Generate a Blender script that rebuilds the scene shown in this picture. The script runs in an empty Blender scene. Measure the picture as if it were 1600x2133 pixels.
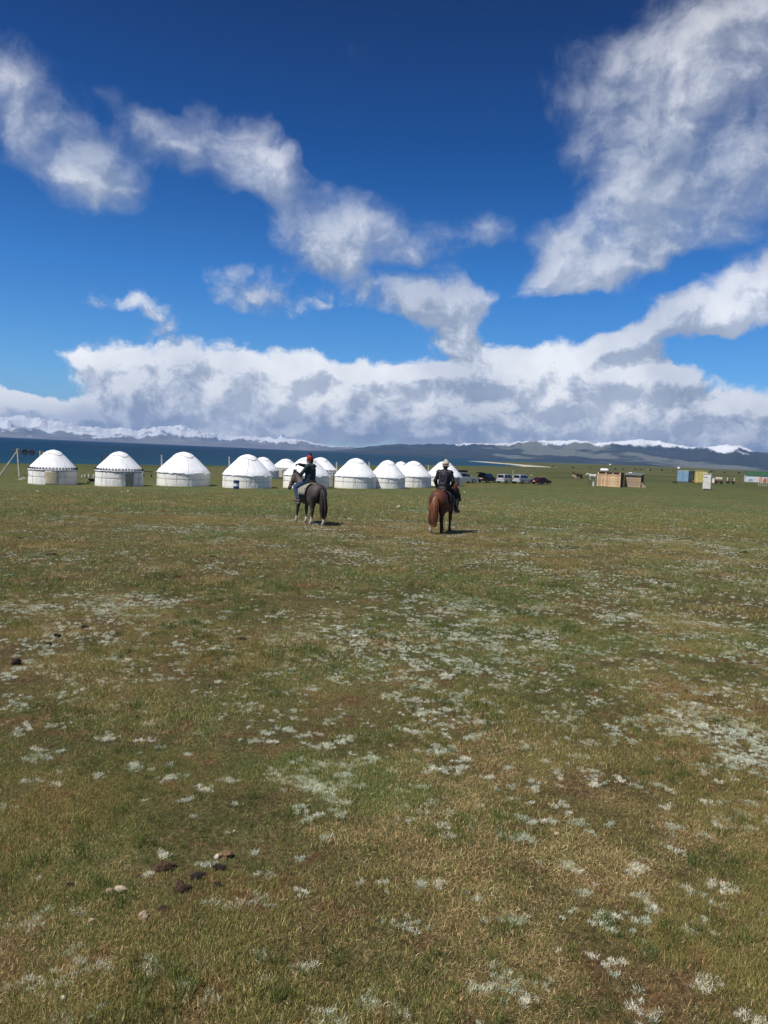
import bpy, bmesh, math, random
import numpy as np
from mathutils import Vector, Matrix, Euler

random.seed(7); RNG = np.random.default_rng(7)
sc = bpy.context.scene
R_ = math.radians

# ------------------------------------------------------------------ camera
F_PX = 1603.0                       # focal length in pixels of the 1600 px wide photograph
CAM_Z = 6.0                         # the lake lies at z = 0, the photographer sits on a horse
PITCH, ROLL = 4.33, 2.52
cam_d = bpy.data.cameras.new('camera'); cam = bpy.data.objects.new('camera', cam_d)
sc.collection.objects.link(cam)
cam_d.sensor_fit = 'HORIZONTAL'; cam_d.sensor_width = 36.0; cam_d.lens = F_PX*36/1600
cam_d.clip_start = 0.1; cam_d.clip_end = 90000
CAM_ROT = Matrix.Rotation(R_(90-PITCH), 3, 'X') @ Matrix.Rotation(R_(ROLL), 3, 'Z')
cam.matrix_world = Matrix.Translation((0, 0, CAM_Z)) @ CAM_ROT.to_4x4()
sc.camera = cam
cam.location = (0, 0, CAM_Z)

def ray(px, py):
    v = CAM_ROT @ Vector(((px-800)/F_PX, -(py-1066.5)/F_PX, -1.0))
    return v.normalized()
def azel(px, py):
    v = ray(px, py); return math.atan2(v.x, v.y), math.asin(v.z)

# ------------------------------------------------------------------ light
SUN_EL, SUN_AZ = 57.0, 233.0        # azimuth clockwise from +Y: from the left, a little behind the camera
sund = bpy.data.lights.new('sun', 'SUN'); sund.energy = 4.3; sund.angle = R_(0.53); sund.color = (1.0, 0.955, 0.88)
sun = bpy.data.objects.new('sun', sund); sc.collection.objects.link(sun)
sdir = Vector((math.sin(R_(SUN_AZ))*math.cos(R_(SUN_EL)), math.cos(R_(SUN_AZ))*math.cos(R_(SUN_EL)), math.sin(R_(SUN_EL))))
sun.rotation_euler = sdir.to_track_quat('Z', 'Y').to_euler()
sun.location = (-60, -20, 120)

sc.view_settings.view_transform = 'Standard'; sc.view_settings.look = 'None'
sc.view_settings.exposure = 0.25; sc.view_settings.gamma = 1.0; sc.view_settings.use_curve_mapping = False

# ------------------------------------------------------------------ node helpers
class NT:
    """thin wrapper round a node tree"""
    def __init__(s, tree): s.t = tree; s.n = tree.nodes; s.l = tree.links
    def set(s, sock, v):
        if v is None: return
        if isinstance(v, bpy.types.NodeSocket): s.l.new(v, sock)
        else:
            if hasattr(sock, 'default_value'):
                if isinstance(v, (tuple, list)) and len(v) == 3 and len(sock.default_value) == 4: v = (*v, 1)
                sock.default_value = v
    def math(s, op, a, b=None, c=None, clamp=False):
        n = s.n.new('ShaderNodeMath'); n.operation = op; n.use_clamp = clamp
        for i, v in enumerate((a, b, c)):
            if v is not None: s.set(n.inputs[i], v)
        return n.outputs[0]
    def vmath(s, op, a, b=None, scale=None):
        n = s.n.new('ShaderNodeVectorMath'); n.operation = op
        s.set(n.inputs[0], a); s.set(n.inputs[1], b)
        if scale is not None: s.set(n.inputs['Scale'], scale)
        return n.outputs['Value'] if op in ('LENGTH', 'DOT_PRODUCT', 'DISTANCE') else n.outputs[0]
    def mix(s, f, a, b, mode='MIX'):
        n = s.n.new('ShaderNodeMix'); n.data_type = 'RGBA'; n.blend_type = mode
        s.set(n.inputs[0], f); s.set(n.inputs[6], a); s.set(n.inputs[7], b); return n.outputs[2]
    dims = '3D'
    def noise(s, vec, scale, detail=4, rough=.55, dist=0, color=False, lac=2.0):
        n = s.n.new('ShaderNodeTexNoise'); n.noise_dimensions = s.dims; s.set(n.inputs['Vector'], vec)
        n.inputs['Scale'].default_value = scale; n.inputs['Detail'].default_value = detail
        n.inputs['Roughness'].default_value = rough; n.inputs['Distortion'].default_value = dist
        n.inputs['Lacunarity'].default_value = lac
        return n.outputs['Color' if color else 'Fac']
    def ramp(s, f, pts, interp='LINEAR'):
        n = s.n.new('ShaderNodeValToRGB'); s.set(n.inputs[0], f); cr = n.color_ramp; cr.interpolation = interp
        while len(cr.elements) < len(pts): cr.elements.new(0.5)
        for e, (p, c) in zip(cr.elements, pts):
            e.position = p; e.color = (c, c, c, 1) if not isinstance(c, (tuple, list)) else (*c, 1)
        return n.outputs[0]
    def rng(s, v, a, b, c=0, d=1, interp='SMOOTHSTEP'):
        n = s.n.new('ShaderNodeMapRange'); n.interpolation_type = interp; n.clamp = True
        s.set(n.inputs[0], v)
        for i, q in enumerate((a, b, c, d)): s.set(n.inputs[1+i], q)
        return n.outputs[0]
    def comb(s, x, y, z):
        n = s.n.new('ShaderNodeCombineXYZ'); s.set(n.inputs[0], x); s.set(n.inputs[1], y); s.set(n.inputs[2], z); return n.outputs[0]
    def sep(s, v):
        n = s.n.new('ShaderNodeSeparateXYZ'); s.set(n.inputs[0], v); return n.outputs
    def attr(s, name, kind='GEOMETRY'):
        n = s.n.new('ShaderNodeAttribute'); n.attribute_name = name; n.attribute_type = kind; return n.outputs

# ------------------------------------------------------------------ sky: Nishita with drifting cumulus
# cloud list: pixel centre in the photograph, radii in pixels, tilt (deg, + = falls to the right), weight
CLOUDS = [
 (70,240,230,100,38,.72),(120,335,185,95,30,.72),(20,180,130,90,35,.7),(210,330,140,85,30,.6),(60,300,110,80,50,.35),
 (240,200,150,45,25,.5),(330,280,130,65,35,.55),(400,300,100,55,0,.40),
 (520,330,150,95,20,1.0),(470,240,70,80,60,.6),(560,360,100,60,25,.35),(600,430,160,80,35,.65),(660,510,150,75,10,.8),(730,455,90,75,-30,.7),(830,500,110,70,10,.55),
 (760,110,120,170,0,.22),(1040,210,80,100,-40,.36),
 (1005,482,95,65,5,1.0),
 (1460,220,290,220,-25,1.0),(1330,160,190,130,-20,.42),(1560,50,260,180,0,.7),(1540,400,260,170,-30,.75),(1420,490,190,90,-25,.7),(1180,230,80,170,0,.48),(1330,330,170,170,0,.35),(1190,60,110,100,0,.22),
 (1245,500,150,95,-10,1.2),(1135,540,80,65,-15,.9),(1225,595,150,75,-10,.8),
 (1580,605,140,85,-20,1.1),
 (925,610,140,85,25,1.25),(905,680,90,60,0,.9),(880,738,120,22,0,-.5),(1000,640,110,60,20,.35),(760,600,150,65,15,.55),(540,625,150,65,15,.62),(660,665,120,60,20,.50),
 (1400,650,200,48,-12,.55),(1240,712,200,40,-8,.5),(1300,690,60,30,0,-.5),(1080,610,60,50,0,.2),(1480,700,200,50,0,.5),
 (272,630,36,34,0,.62),(210,610,22,38,0,.5),(350,660,38,34,0,.45),(80,640,40,30,0,.18),
 (190,750,110,50,10,.8),(330,775,200,75,0,.9),(550,795,240,80,0,1.0),(350,850,330,100,0,.9),(850,810,300,110,0,1.0),
 (1100,785,240,95,0,1.0),(700,880,600,70,0,1.0),(1350,800,260,100,0,.9),(1200,880,600,80,0,1.0),(1560,880,260,90,0,.9),
 (1110,665,110,50,0,-1.0),(1440,575,140,36,-15,-.8),(1330,745,120,22,-6,-.5),(1500,735,120,26,0,-.4),(1250,645,90,25,0,-.6),(1050,480,26,60,0,-.4),(700,745,60,26,0,-.5),(1200,728,50,24,0,-.5),(880,560,60,26,0,-.5),(1430,735,60,24,0,-.5),(1560,730,120,35,0,-.5),(1090,560,60,60,0,-.3),(800,560,120,30,0,-.3),(730,695,190,50,0,-.7),(1000,545,110,50,0,-.5),(1560,765,120,45,0,-.7),(1150,400,100,70,0,-.5),(60,790,130,50,0,-.9),(1090,780,60,40,0,-.0),(1010,890,150,14,0,-.5),
 (60,870,280,55,0,.9),(250,900,400,45,0,.8),
]
world = bpy.data.worlds.new('World'); sc.world = world; world.use_nodes = True
world.node_tree.nodes.clear()

def cover_nodes(t, Q, rank=21):
    """the list of cloud masses as a smooth map over azimuth and elevation, kept as a sum of products of ramps"""
    A0, A1, E0, E1, n, m = -.66, .66, -.02, .62, 265, 129
    A = np.linspace(A0, A1, n)[None, :]; E = np.linspace(E0, E1, m)[:, None]; C = np.zeros((m, n))
    for (px, py, rx, ry, rot, wt) in CLOUDS:
        a, e = azel(px, py); k = 1.12; cf = math.cos(math.atan2(py-1066, F_PX))
        sx_, sy_ = k*rx/F_PX*cf/math.cos(e), k*ry/F_PX*cf*cf; q = -R_(rot); da = A-a; de = E-e
        u = (da*math.cos(q)+de*math.sin(q))/sx_; v = (-da*math.sin(q)+de*math.cos(q))/sy_
        d = np.clip(1-np.sqrt(u*u+v*v+.01), 0, 1); C += wt*1.75*d*(1+.35*(1-d))
    C = np.clip(C, -.9, 1.5)-.26
    U, S_, Vt = np.linalg.svd(C, full_matrices=False)
    s = t.sep(Q); fa_ = t.rng(s[0], A0, A1, 0, 1, 'LINEAR'); fe_ = t.rng(s[1], E0, E1, 0, 1, 'LINEAR')
    def ramp3(f, curves, N):
        lo = curves.min(1); sc_ = np.maximum(curves.max(1)-lo, 1e-6)
        idx = np.linspace(0, curves.shape[1]-1, 32)
        r = t.n.new('ShaderNodeValToRGB'); t.set(r.inputs[0], f); cr = r.color_ramp; cr.interpolation = 'B_SPLINE' if N else 'LINEAR'
        while len(cr.elements) < 32: cr.elements.new(.5)
        for i in range(32): cr.elements[i].position = i/31
        for i in range(32): cr.elements[i].color = (*[float((np.interp(idx[i], np.arange(curves.shape[1]), curves[j])-lo[j])/sc_[j]) for j in range(3)], 1)
        md = t.n.new('ShaderNodeVectorMath'); md.operation = 'MULTIPLY_ADD'; t.l.new(r.outputs[0], md.inputs[0]); md.inputs[1].default_value = tuple(sc_); md.inputs[2].default_value = tuple(lo)
        return md.outputs[0]
    acc = None
    for k in range(0, rank, 3):
        va = ramp3(fa_, Vt[k:k+3]*np.sqrt(S_[k:k+3])[:, None], 0); ve = ramp3(fe_, (U[:, k:k+3]*np.sqrt(S_[k:k+3])).T, 0)
        d = t.vmath('DOT_PRODUCT', va, ve); acc = d if acc is None else t.math('ADD', acc, d)
    edge = t.math('MULTIPLY', t.rng(t.math('ABSOLUTE', s[0]), .60, .66, 1, 0), t.rng(s[1], .56, .62, 1, 0))
    return t.math('MULTIPLY', acc, edge)
def density_group():
    g = bpy.data.node_groups.new('cloud density', 'ShaderNodeTree')
    g.interface.new_socket('P', in_out='INPUT', socket_type='NodeSocketVector')
    g.interface.new_socket('Density', in_out='OUTPUT', socket_type='NodeSocketFloat')
    g.interface.new_socket('Cover', in_out='OUTPUT', socket_type='NodeSocketFloat')
    t = NT(g); t.dims = '2D'; gi = t.n.new('NodeGroupInput'); go = t.n.new('NodeGroupOutput')
    P = gi.outputs[0]
    s = t.sep(P)
    low = t.rng(s[1], .14, .42, 1, 0)                   # 1 near the horizon, 0 high up
    w1 = t.vmath('SUBTRACT', t.noise(P, 5, 3, .6, color=True), (.5, .5, .5))
    w2 = t.vmath('SUBTRACT', t.noise(P, 22, 4, .6, color=True), (.5, .5, .5))
    Q = t.vmath('ADD', P, t.vmath('SCALE', w1, scale=.055))
    Q = t.vmath('ADD', Q, t.vmath('SCALE', w2, scale=.020))
    acc = cover_nodes(t, Q)
    for (px, py, rx, ry, rot, wt) in []:
        a, e = azel(px, py)
        m = t.n.new('ShaderNodeMapping'); m.vector_type = 'TEXTURE'
        t.l.new(Q, m.inputs['Vector'])
        tilt = -rot - ROLL*0
        k = 1.22
        m.inputs['Location'].default_value = (a, e, 0)
        m.inputs['Rotation'].default_value = (0, 0, R_(tilt))
        cf = math.cos(math.atan2(py-1066, F_PX))
        m.inputs['Scale'].default_value = (k*rx/F_PX*cf/math.cos(e), k*ry/F_PX*cf*cf, 1)
        gr = t.n.new('ShaderNodeTexGradient'); gr.gradient_type = 'SPHERICAL'; t.l.new(m.outputs[0], gr.inputs[0])
        v = t.math('MULTIPLY', gr.outputs['Fac'], wt*1.18)
        acc = v if acc is None else t.math('ADD', acc, v)
    acc = t.math('MINIMUM', acc, 1.25)
    # the same broken cover goes on round the whole sky outside the part described above
    aa = t.math('ABSOLUTE', s[0])
    out = t.math('MAXIMUM', t.rng(aa, .50, .62), t.rng(s[1], .68, .80))
    far = t.math('MULTIPLY', t.rng(t.noise(P, 2.6, 3, .5), .46, .66), .75)
    bank = t.math('MULTIPLY', t.rng(s[1], .04, .19, 1, 0), .85)
    acc = t.math('ADD', acc, t.math('MULTIPLY', out, t.math('MAXIMUM', far, bank)))
    # fractal detail, stretched like a cloud deck seen at an angle
    S = t.vmath('MULTIPLY', Q, (1.0, 1.25, 1.0))
    n1 = t.noise(S, 12, 9, .60, .12)
    vo = t.n.new('ShaderNodeTexVoronoi'); vo.feature = 'F1'; vo.voronoi_dimensions = '2D'; t.l.new(S, vo.inputs['Vector']); vo.inputs['Scale'].default_value = 17
    vo.inputs['Detail'].default_value = 5; vo.inputs['Roughness'].default_value = .62; vo.inputs['Lacunarity'].default_value = 2.2; vo.normalize = True
    n2 = t.math('SUBTRACT', .92, t.math('MULTIPLY', vo.outputs['Distance'], 1.25))      # rounded puffs of the low cumulus
    rot = t.n.new('ShaderNodeMapping'); t.l.new(Q, rot.inputs['Vector']); rot.inputs['Rotation'].default_value = (0, 0, R_(50)); rot.inputs['Scale'].default_value = (1.0, .6, 1)
    n3 = t.noise(rot.outputs[0], 16, 8, .62, .25)        # drawn-out wisps high up
    n4 = t.noise(t.vmath('MULTIPLY', Q, (.85, 1.1, 1.0)), 9.0, 9, .60, .12)
    hi = t.math('ADD', t.math('MULTIPLY', n4, .80), t.math('MULTIPLY', n3, .20))
    lo = t.math('ADD', t.math('MULTIPLY', n1, .55), t.math('MULTIPLY', n2, .45))
    mx = t.n.new('ShaderNodeMix'); t.set(mx.inputs[0], low); t.set(mx.inputs[2], hi); t.set(mx.inputs[3], lo)
    n = t.math('SUBTRACT', mx.outputs[0], .5)
    d = t.math('ADD', acc, t.math('MULTIPLY', n, t.math('ADD', 4.0, t.math('MULTIPLY', low, -1.0))))
    t.l.new(d, go.inputs[0]); t.l.new(acc, go.inputs[1])
    return g

def build_world():
    t = NT(world.node_tree); t.dims = '2D'
    tc = t.n.new('ShaderNodeTexCoord'); D = tc.outputs['Generated']
    s = t.sep(D)
    az = t.math('ARCTAN2', s[0], s[1]); el = t.math('ARCSINE', s[2])
    P = t.comb(az, el, 0)
    sky = t.n.new('ShaderNodeTexSky'); sky.sky_type = 'NISHITA'; sky.sun_disc = False
    sky.sun_elevation = R_(SUN_EL); sky.sun_rotation = R_(SUN_AZ); sky.altitude = 3000
    sky.air_density = 1.0; sky.dust_density = .25; sky.ozone_density = 2.5
    hs = t.n.new('ShaderNodeHueSaturation'); t.l.new(sky.outputs[0], hs.inputs['Color'])
    hs.inputs['Saturation'].default_value = SKY_SAT; hs.inputs['Value'].default_value = 1.0
    skyc = t.mix(1.0, hs.outputs[0], t.ramp(t.rng(el, 0, .75, 0, 1, 'LINEAR'), SKY_TINT), 'MULTIPLY')
    grp = density_group()
    def dens(off):
        n = t.n.new('ShaderNodeGroup'); n.node_tree = grp
        t.set(n.inputs[0], t.vmath('ADD', P, off) if off else P); return n.outputs
    d0 = dens(None); d1 = dens((-.010, .017, 0))
    low = t.rng(el, .02, .26, 1, 0)
    crisp = t.rng(el, .12, .42, 1, 0)
    width = t.math('ADD', t.math('MULTIPLY', crisp, -1.30), 1.85)
    alpha = t.rng(d0[0], t.math('ADD', .10, t.math('MULTIPLY', low, .22)), t.math('ADD', width, .30), 0, 1)
    alpha = t.math('MULTIPLY', alpha, t.rng(d0[1], .02, .22, 0, 1))
    # light from above left: bright where the cloud thins towards the sun, greyer in its depth
    dl = t.math('SUBTRACT', d0[0], d1[0])
    lit = t.rng(dl, -.19, .31, 0, 1, 'LINEAR')
    thick = t.rng(d0[0], .55, 1.9, 0, 1)
    hard = t.math('MULTIPLY', low, .85)
    br = t.math('ADD', t.math('MULTIPLY', lit, t.math('ADD', .30, t.math('MULTIPLY', hard, .38))), t.math('MULTIPLY', t.math('SUBTRACT', 1, thick), t.math('MULTIPLY', low, .20)))
    big = t.rng(t.noise(t.vmath('ADD', P, (7, 3, 0)), 7, 5, .55), .35, .68, 0, 1, 'LINEAR')
    br = t.math('ADD', br, t.math('MULTIPLY', big, .34))
    br = t.math('ADD', br, t.math('MULTIPLY', t.math('MULTIPLY', thick, t.math('SUBTRACT', 1, low)), .22), clamp=True)
    cc = t.ramp(br, [(0, (.22, .27, .37)), (.26, (.35, .40, .49)), (.54, (.54, .58, .66)), (.78, (.78, .80, .84)), (1, (.97, .97, .96))])
    cc = t.mix(1.0, cc, (10, 10, 10), 'MULTIPLY')
    op = t.math('ADD', t.rng(el, .20, .50, .86, .68), t.math('MULTIPLY', low, .13))
    c = t.mix(t.math('MULTIPLY', alpha, op), skyc, cc)
    # below the horizon: the colour of the lit plain
    c = t.mix(t.rng(el, -.02, -.001, 1, 0), c, (1.1, 1.1, .8))
    bg = t.n.new('ShaderNodeBackground'); t.l.new(c, bg.inputs[0]); bg.inputs[1].default_value = 0.1
    o = t.n.new('ShaderNodeOutputWorld'); t.l.new(bg.outputs[0], o.inputs[0])
SKY_SAT = 1.15
SKY_TINT = [(0, (.66, .80, .90)), (.12, (.50, .88, 1.08)), (.28, (.24, .74, 1.10)), (.48, (.03, .41, .76)), (.69, (.004, .21, .47)), (1, (.01, .19, .45))]
build_world()
world.cycles.sampling_method = 'MANUAL'; world.cycles.sample_map_resolution = 512

# ------------------------------------------------------------------ numpy noise
def _hash(ix, iy, seed=0):
    n = (ix.astype(np.int64)*374761393 + iy.astype(np.int64)*668265263 + seed*1274126177) & 0x7fffffff
    n = ((n ^ (n >> 13))*1274126177) & 0x7fffffff
    return ((n ^ (n >> 16)) & 0xffff)/65535.0
def vnoise(x, y, seed=0):
    ix = np.floor(x); iy = np.floor(y); fx = x-ix; fy = y-iy
    fx = fx*fx*(3-2*fx); fy = fy*fy*(3-2*fy)
    a = _hash(ix, iy, seed); b = _hash(ix+1, iy, seed); c = _hash(ix, iy+1, seed); d = _hash(ix+1, iy+1, seed)
    return (a*(1-fx)+b*fx)*(1-fy)+(c*(1-fx)+d*fx)*fy
def fbm(x, y, oct=5, seed=0, rough=.5):
    s = 0; a = 1; t = 0
    for i in range(oct):
        s = s + a*vnoise(x*2**i+i*17.3, y*2**i-i*9.1, seed+i); t += a; a *= rough
    return s/t
def ridged(x, y, oct=6, seed=0):
    s = 0; a = 1; t = 0; w = 1
    for i in range(oct):
        n = 1-np.abs(2*vnoise(x*2**i+i*5.3, y*2**i+i*3.7, seed+i)-1); n = n*n*w
        w = np.clip(n*1.6, 0, 1); s = s+a*n; t += a; a *= .5
    return s/t
def sstep(a, b, x):
    t = np.clip((np.asarray(x, float)-a)/(b-a), 0, 1); return t*t*(3-2*t)

# ------------------------------------------------------------------ terrain
def shore_pt(px, below):        # a point of the shoreline: column in the photo, pixels below the horizon
    d = CAM_Z*F_PX/below; return ((px-800)/F_PX*d, d)
LAND = [(-9000, -3000), (-900, 40), (-260, 130)] + [shore_pt(*p) for p in ((0, 55), (200, 48), (450, 40), (600, 33), (740, 27), (860, 21.5), (960, 18), (1050, 15.4), (1085, 14.0), (1060, 11.6), (1010, 9.4), (968, 7.6), (1020, 6.6), (1100, 4.2), (1250, 2.0))] + [(3600, 9000), (30000, 12000), (30000, -30000), (-9000, -30000)]
LANDA = np.array(LAND)
def land_sd(x, y):              # signed distance to the land polygon, positive on land
    x = np.asarray(x, float); y = np.asarray(y, float)
    d2 = np.full(x.shape, 1e18); ins = np.zeros(x.shape, bool)
    n = len(LANDA)
    for i in range(n):
        ax, ay = LANDA[i]; bx, by = LANDA[(i+1) % n]
        ex, ey = bx-ax, by-ay
        t = np.clip(((x-ax)*ex+(y-ay)*ey)/(ex*ex+ey*ey), 0, 1)
        d2 = np.minimum(d2, (x-ax-t*ex)**2+(y-ay-t*ey)**2)
        c = ((ay > y) != (by > y))
        xi = ax+(y-ay)*ex/(ey if ey != 0 else 1e-9)
        ins ^= c & (x < xi)
    d = np.sqrt(d2); return np.where(ins, d, -d)
def ground_z(x, y):
    x = np.asarray(x, float); y = np.asarray(y, float)
    r = np.hypot(x, y)
    hf = np.clip(4.5-.020*x, 3.45, 5.25)
    t = sstep(14, 98, r)*(y > -50) + 0
    h = 2.35+(hf-2.35)*t
    z = CAM_Z-h
    z = z+(fbm(x/19, y/19, 3, 5)-.5)*.10*np.clip(r/15, .2, 1) + (fbm(x/3.1, y/3.1, 3, 9)-.5)*.05*np.clip(1-r/80, 0, 1)
    z = z+(fbm(x/160, y/160, 3, 15)-.5)*.5*sstep(150, 500, r)
    wob = (fbm(x/14, y/14, 4, 33)-.5)*6*np.clip(r/200, 0, 6)
    sd = land_sd(x, y)+wob
    W = np.clip(.30*r, 25, 260)
    k = sstep(0, W, sd)
    z = np.where(sd > 0, .03+(z-.03)*(.12*sstep(0, .08*W, sd)+.88*k), -.05-np.clip(-sd*.03, 0, 6))
    return z
def gz(x, y): return float(ground_z(np.array([x]), np.array([y]))[0])
def hit(px, py):
    """where the ray through a pixel of the photograph meets the ground"""
    v = ray(px, py); rr = np.concatenate([np.arange(2, 60, .05), np.arange(60, 400, .3), np.geomspace(400, 9000, 1500)])
    X = v.x*rr; Y = v.y*rr; Z = CAM_Z+v.z*rr
    below = Z < ground_z(X, Y)
    i = int(np.argmax(below)) if below.any() else len(rr)-1
    x, y = X[i], Y[i]
    return Vector((x, y, gz(x, y)))
def ppm(p): return F_PX/p.y if p.y > 0 else 1     # photo pixels per metre there

# ------------------------------------------------------------------ object helpers
COL = sc.collection
def mesh_obj(name, verts, faces, mat=None, parent=None, smooth=False, attrs=None):
    me = bpy.data.meshes.new(name); me.from_pydata([tuple(v) for v in verts], [], [tuple(f) for f in faces]); me.update()
    return wrap(name, me, mat, parent, smooth, attrs)
def wrap(name, me, mat=None, parent=None, smooth=False, attrs=None):
    o = bpy.data.objects.new(name, me); COL.objects.link(o)
    if mat is not None:
        for m in (mat if isinstance(mat, (list, tuple)) else [mat]): me.materials.append(m)
    if smooth: me.polygons.foreach_set('use_smooth', [True]*len(me.polygons))
    if attrs:
        for k, v in attrs.items():
            a = me.attributes.new(k, 'FLOAT', 'POINT'); a.data.foreach_set('value', np.asarray(v, np.float32))
    if parent: o.parent = parent
    return o
def grid_mesh(name, X, Y, Z, mat=None, attrs=None, wrap_u=False, parent=None, smooth=True):
    """mesh from 2-D arrays (rows, cols)"""
    n, m = X.shape
    co = np.stack([X, Y, Z], -1).reshape(-1, 3).astype(np.float32)
    idx = np.arange(n*m).reshape(n, m)
    if wrap_u: nxt = np.roll(idx, -1, 1); a, b, c, d = idx[:-1], nxt[:-1], nxt[1:], idx[1:]
    else: a, b, c, d = idx[:-1, :-1], idx[:-1, 1:], idx[1:, 1:], idx[1:, :-1]
    f = np.stack([a, b, c, d], -1).reshape(-1, 4)
    me = bpy.data.meshes.new(name)
    me.vertices.add(len(co)); me.vertices.foreach_set('co', co.ravel())
    me.loops.add(f.size); me.loops.foreach_set('vertex_index', f.ravel().astype(np.int32))
    me.polygons.add(len(f)); me.polygons.foreach_set('loop_start', (np.arange(len(f))*4).astype(np.int32))
    me.polygons.foreach_set('loop_total', np.full(len(f), 4, np.int32))
    me.update(calc_edges=True)
    return wrap(name, me, mat, parent, smooth, attrs)
def empty(name, loc, rz=0):
    o = bpy.data.objects.new(name, None); COL.objects.link(o); o.location = loc; o.rotation_euler = (0, 0, rz); o.empty_display_size = .3
    return o
def tag(o, label=None, cat=None, group=None, kind=None):
    if label: o['label'] = label
    if cat: o['category'] = cat
    if group: o['group'] = group
    if kind: o['kind'] = kind
    return o
def copy_tree(o, parent=None):
    c = o.copy(); COL.objects.link(c)
    for ch in [k for k in bpy.data.objects if k.parent is o]:
        copy_tree(ch, c)
    if parent: c.parent = parent
    return c

class MB:
    """collects simple shapes into one mesh"""
    def __init__(s): s.v = []; s.f = []
    def add(s, verts, faces):
        o = len(s.v); s.v += [tuple(v) for v in verts]; s.f += [tuple(i+o for i in f) for f in faces]; return s
    def box(s, c, d, rz=0, rot=None, ch=0):
        hx, hy, hz = d[0]/2, d[1]/2, d[2]/2
        b = min(ch, hx*.9, hy*.9, hz*.9) if ch else 0
        M = rot if rot is not None else Matrix.Rotation(rz, 3, 'Z')
        if not b:
            P = [(x, y, z) for z in (-hz, hz) for x, y in ((-hx, -hy), (hx, -hy), (hx, hy), (-hx, hy))]
            F = [(3, 2, 1, 0), (4, 5, 6, 7), (0, 1, 5, 4), (1, 2, 6, 5), (2, 3, 7, 6), (3, 0, 4, 7)]
        else:
            P = []
            for z, i in ((-hz, b), (-hz+b, 0), (hz-b, 0), (hz, b)):
                x, y = hx-i, hy-i
                P += [(-x+b*(i == 0), -y, z), (x-b*(i == 0), -y, z), (x, -y+b*(i == 0), z), (x, y-b*(i == 0), z), (x-b*(i == 0), y, z), (-x+b*(i == 0), y, z), (-x, y-b*(i == 0), z), (-x, -y+b*(i == 0), z)]
            F = [tuple(range(7, -1, -1)), tuple(range(24, 32))]
            for k in range(3):
                for j in range(8): F.append((k*8+j, k*8+(j+1) % 8, k*8+8+(j+1) % 8, k*8+8+j))
        C = Vector(c)
        return s.add([M @ Vector(p)+C for p in P], F)
    def tube(s, pts, r, seg=8, cap=True):
        pts = [Vector(p) for p in pts]; n = len(pts)
        rs = r if isinstance(r, (list, tuple)) else [r]*n
        V = []; F = []
        up = None
        for i, p in enumerate(pts):
            t = (pts[min(i+1, n-1)]-pts[max(i-1, 0)])
            t = t.normalized() if t.length > 1e-9 else Vector((0, 0, 1))
            if up is None: up = Vector((0, 0, 1)) if abs(t.z) < .9 else Vector((1, 0, 0))
            a = t.cross(up).normalized(); b = a.cross(t).normalized(); up = b
            for k in range(seg):
                q = 2*math.pi*k/seg; V.append(p+(a*math.cos(q)+b*math.sin(q))*rs[i])
        for i in range(n-1):
            for k in range(seg):
                F.append((i*seg+k, i*seg+(k+1) % seg, (i+1)*seg+(k+1) % seg, (i+1)*seg+k))
        if cap: F += [tuple(range(seg-1, -1, -1)), tuple(range((n-1)*seg, n*seg))]
        return s.add(V, F)
    def lathe(s, prof, seg=32, c=(0, 0, 0), axis='Z', arc=None):
        V = []; F = []; n = len(prof)
        a0, a1 = arc if arc else (0, 2*math.pi)
        cols = seg if not arc else seg+1
        for (r, z) in prof:
            for k in range(cols):
                q = a0+(a1-a0)*k/seg; x, y = r*math.cos(q), r*math.sin(q)
                if axis == 'Z': p = (x, y, z)
                elif axis == 'Y': p = (x, z, y)
                else: p = (z, x, y)
                V.append((p[0]+c[0], p[1]+c[1], p[2]+c[2]))
        for i in range(n-1):
            for k in range(seg):
                k2 = (k+1) % cols
                q = (i*cols+k, i*cols+k2, (i+1)*cols+k2, (i+1)*cols+k)
                F.append(q if axis != 'Y' else q[::-1])
        return s.add(V, F)
    def prism(s, poly, y0, y1, inset=0):
        """polygon in the xz plane pushed from y0 to y1"""
        n = len(poly); cx = sum(p[0] for p in poly)/n; cz = sum(p[1] for p in poly)/n
        V = [(x, y0, z) for x, z in poly]+[(x, y1, z) for x, z in poly]
        F = [tuple(range(n)), tuple(range(2*n-1, n-1, -1))]+[(i, i+n, (i+1) % n+n, (i+1) % n) for i in range(n)]
        return s.add(V, F)
    def build(s, name, mat, parent=None, smooth=False, bevel=0, fix=True):
        o = mesh_obj(name, s.v, s.f, mat, parent, smooth)
        if fix or bevel:
            bm = bmesh.new(); bm.from_mesh(o.data)
            if bevel: bmesh.ops.bevel(bm, geom=[e for e in bm.edges if len(e.link_faces) == 2 and e.calc_face_angle(0) > .5], offset=bevel, segments=2, affect='EDGES', profile=.6)
            bmesh.ops.recalc_face_normals(bm, faces=bm.faces); bm.to_mesh(o.data); bm.free()
        if smooth:
            o.data.polygons.foreach_set('use_smooth', [True]*len(o.data.polygons))
            o.data.set_sharp_from_angle(angle=R_(42))
        return o

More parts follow.
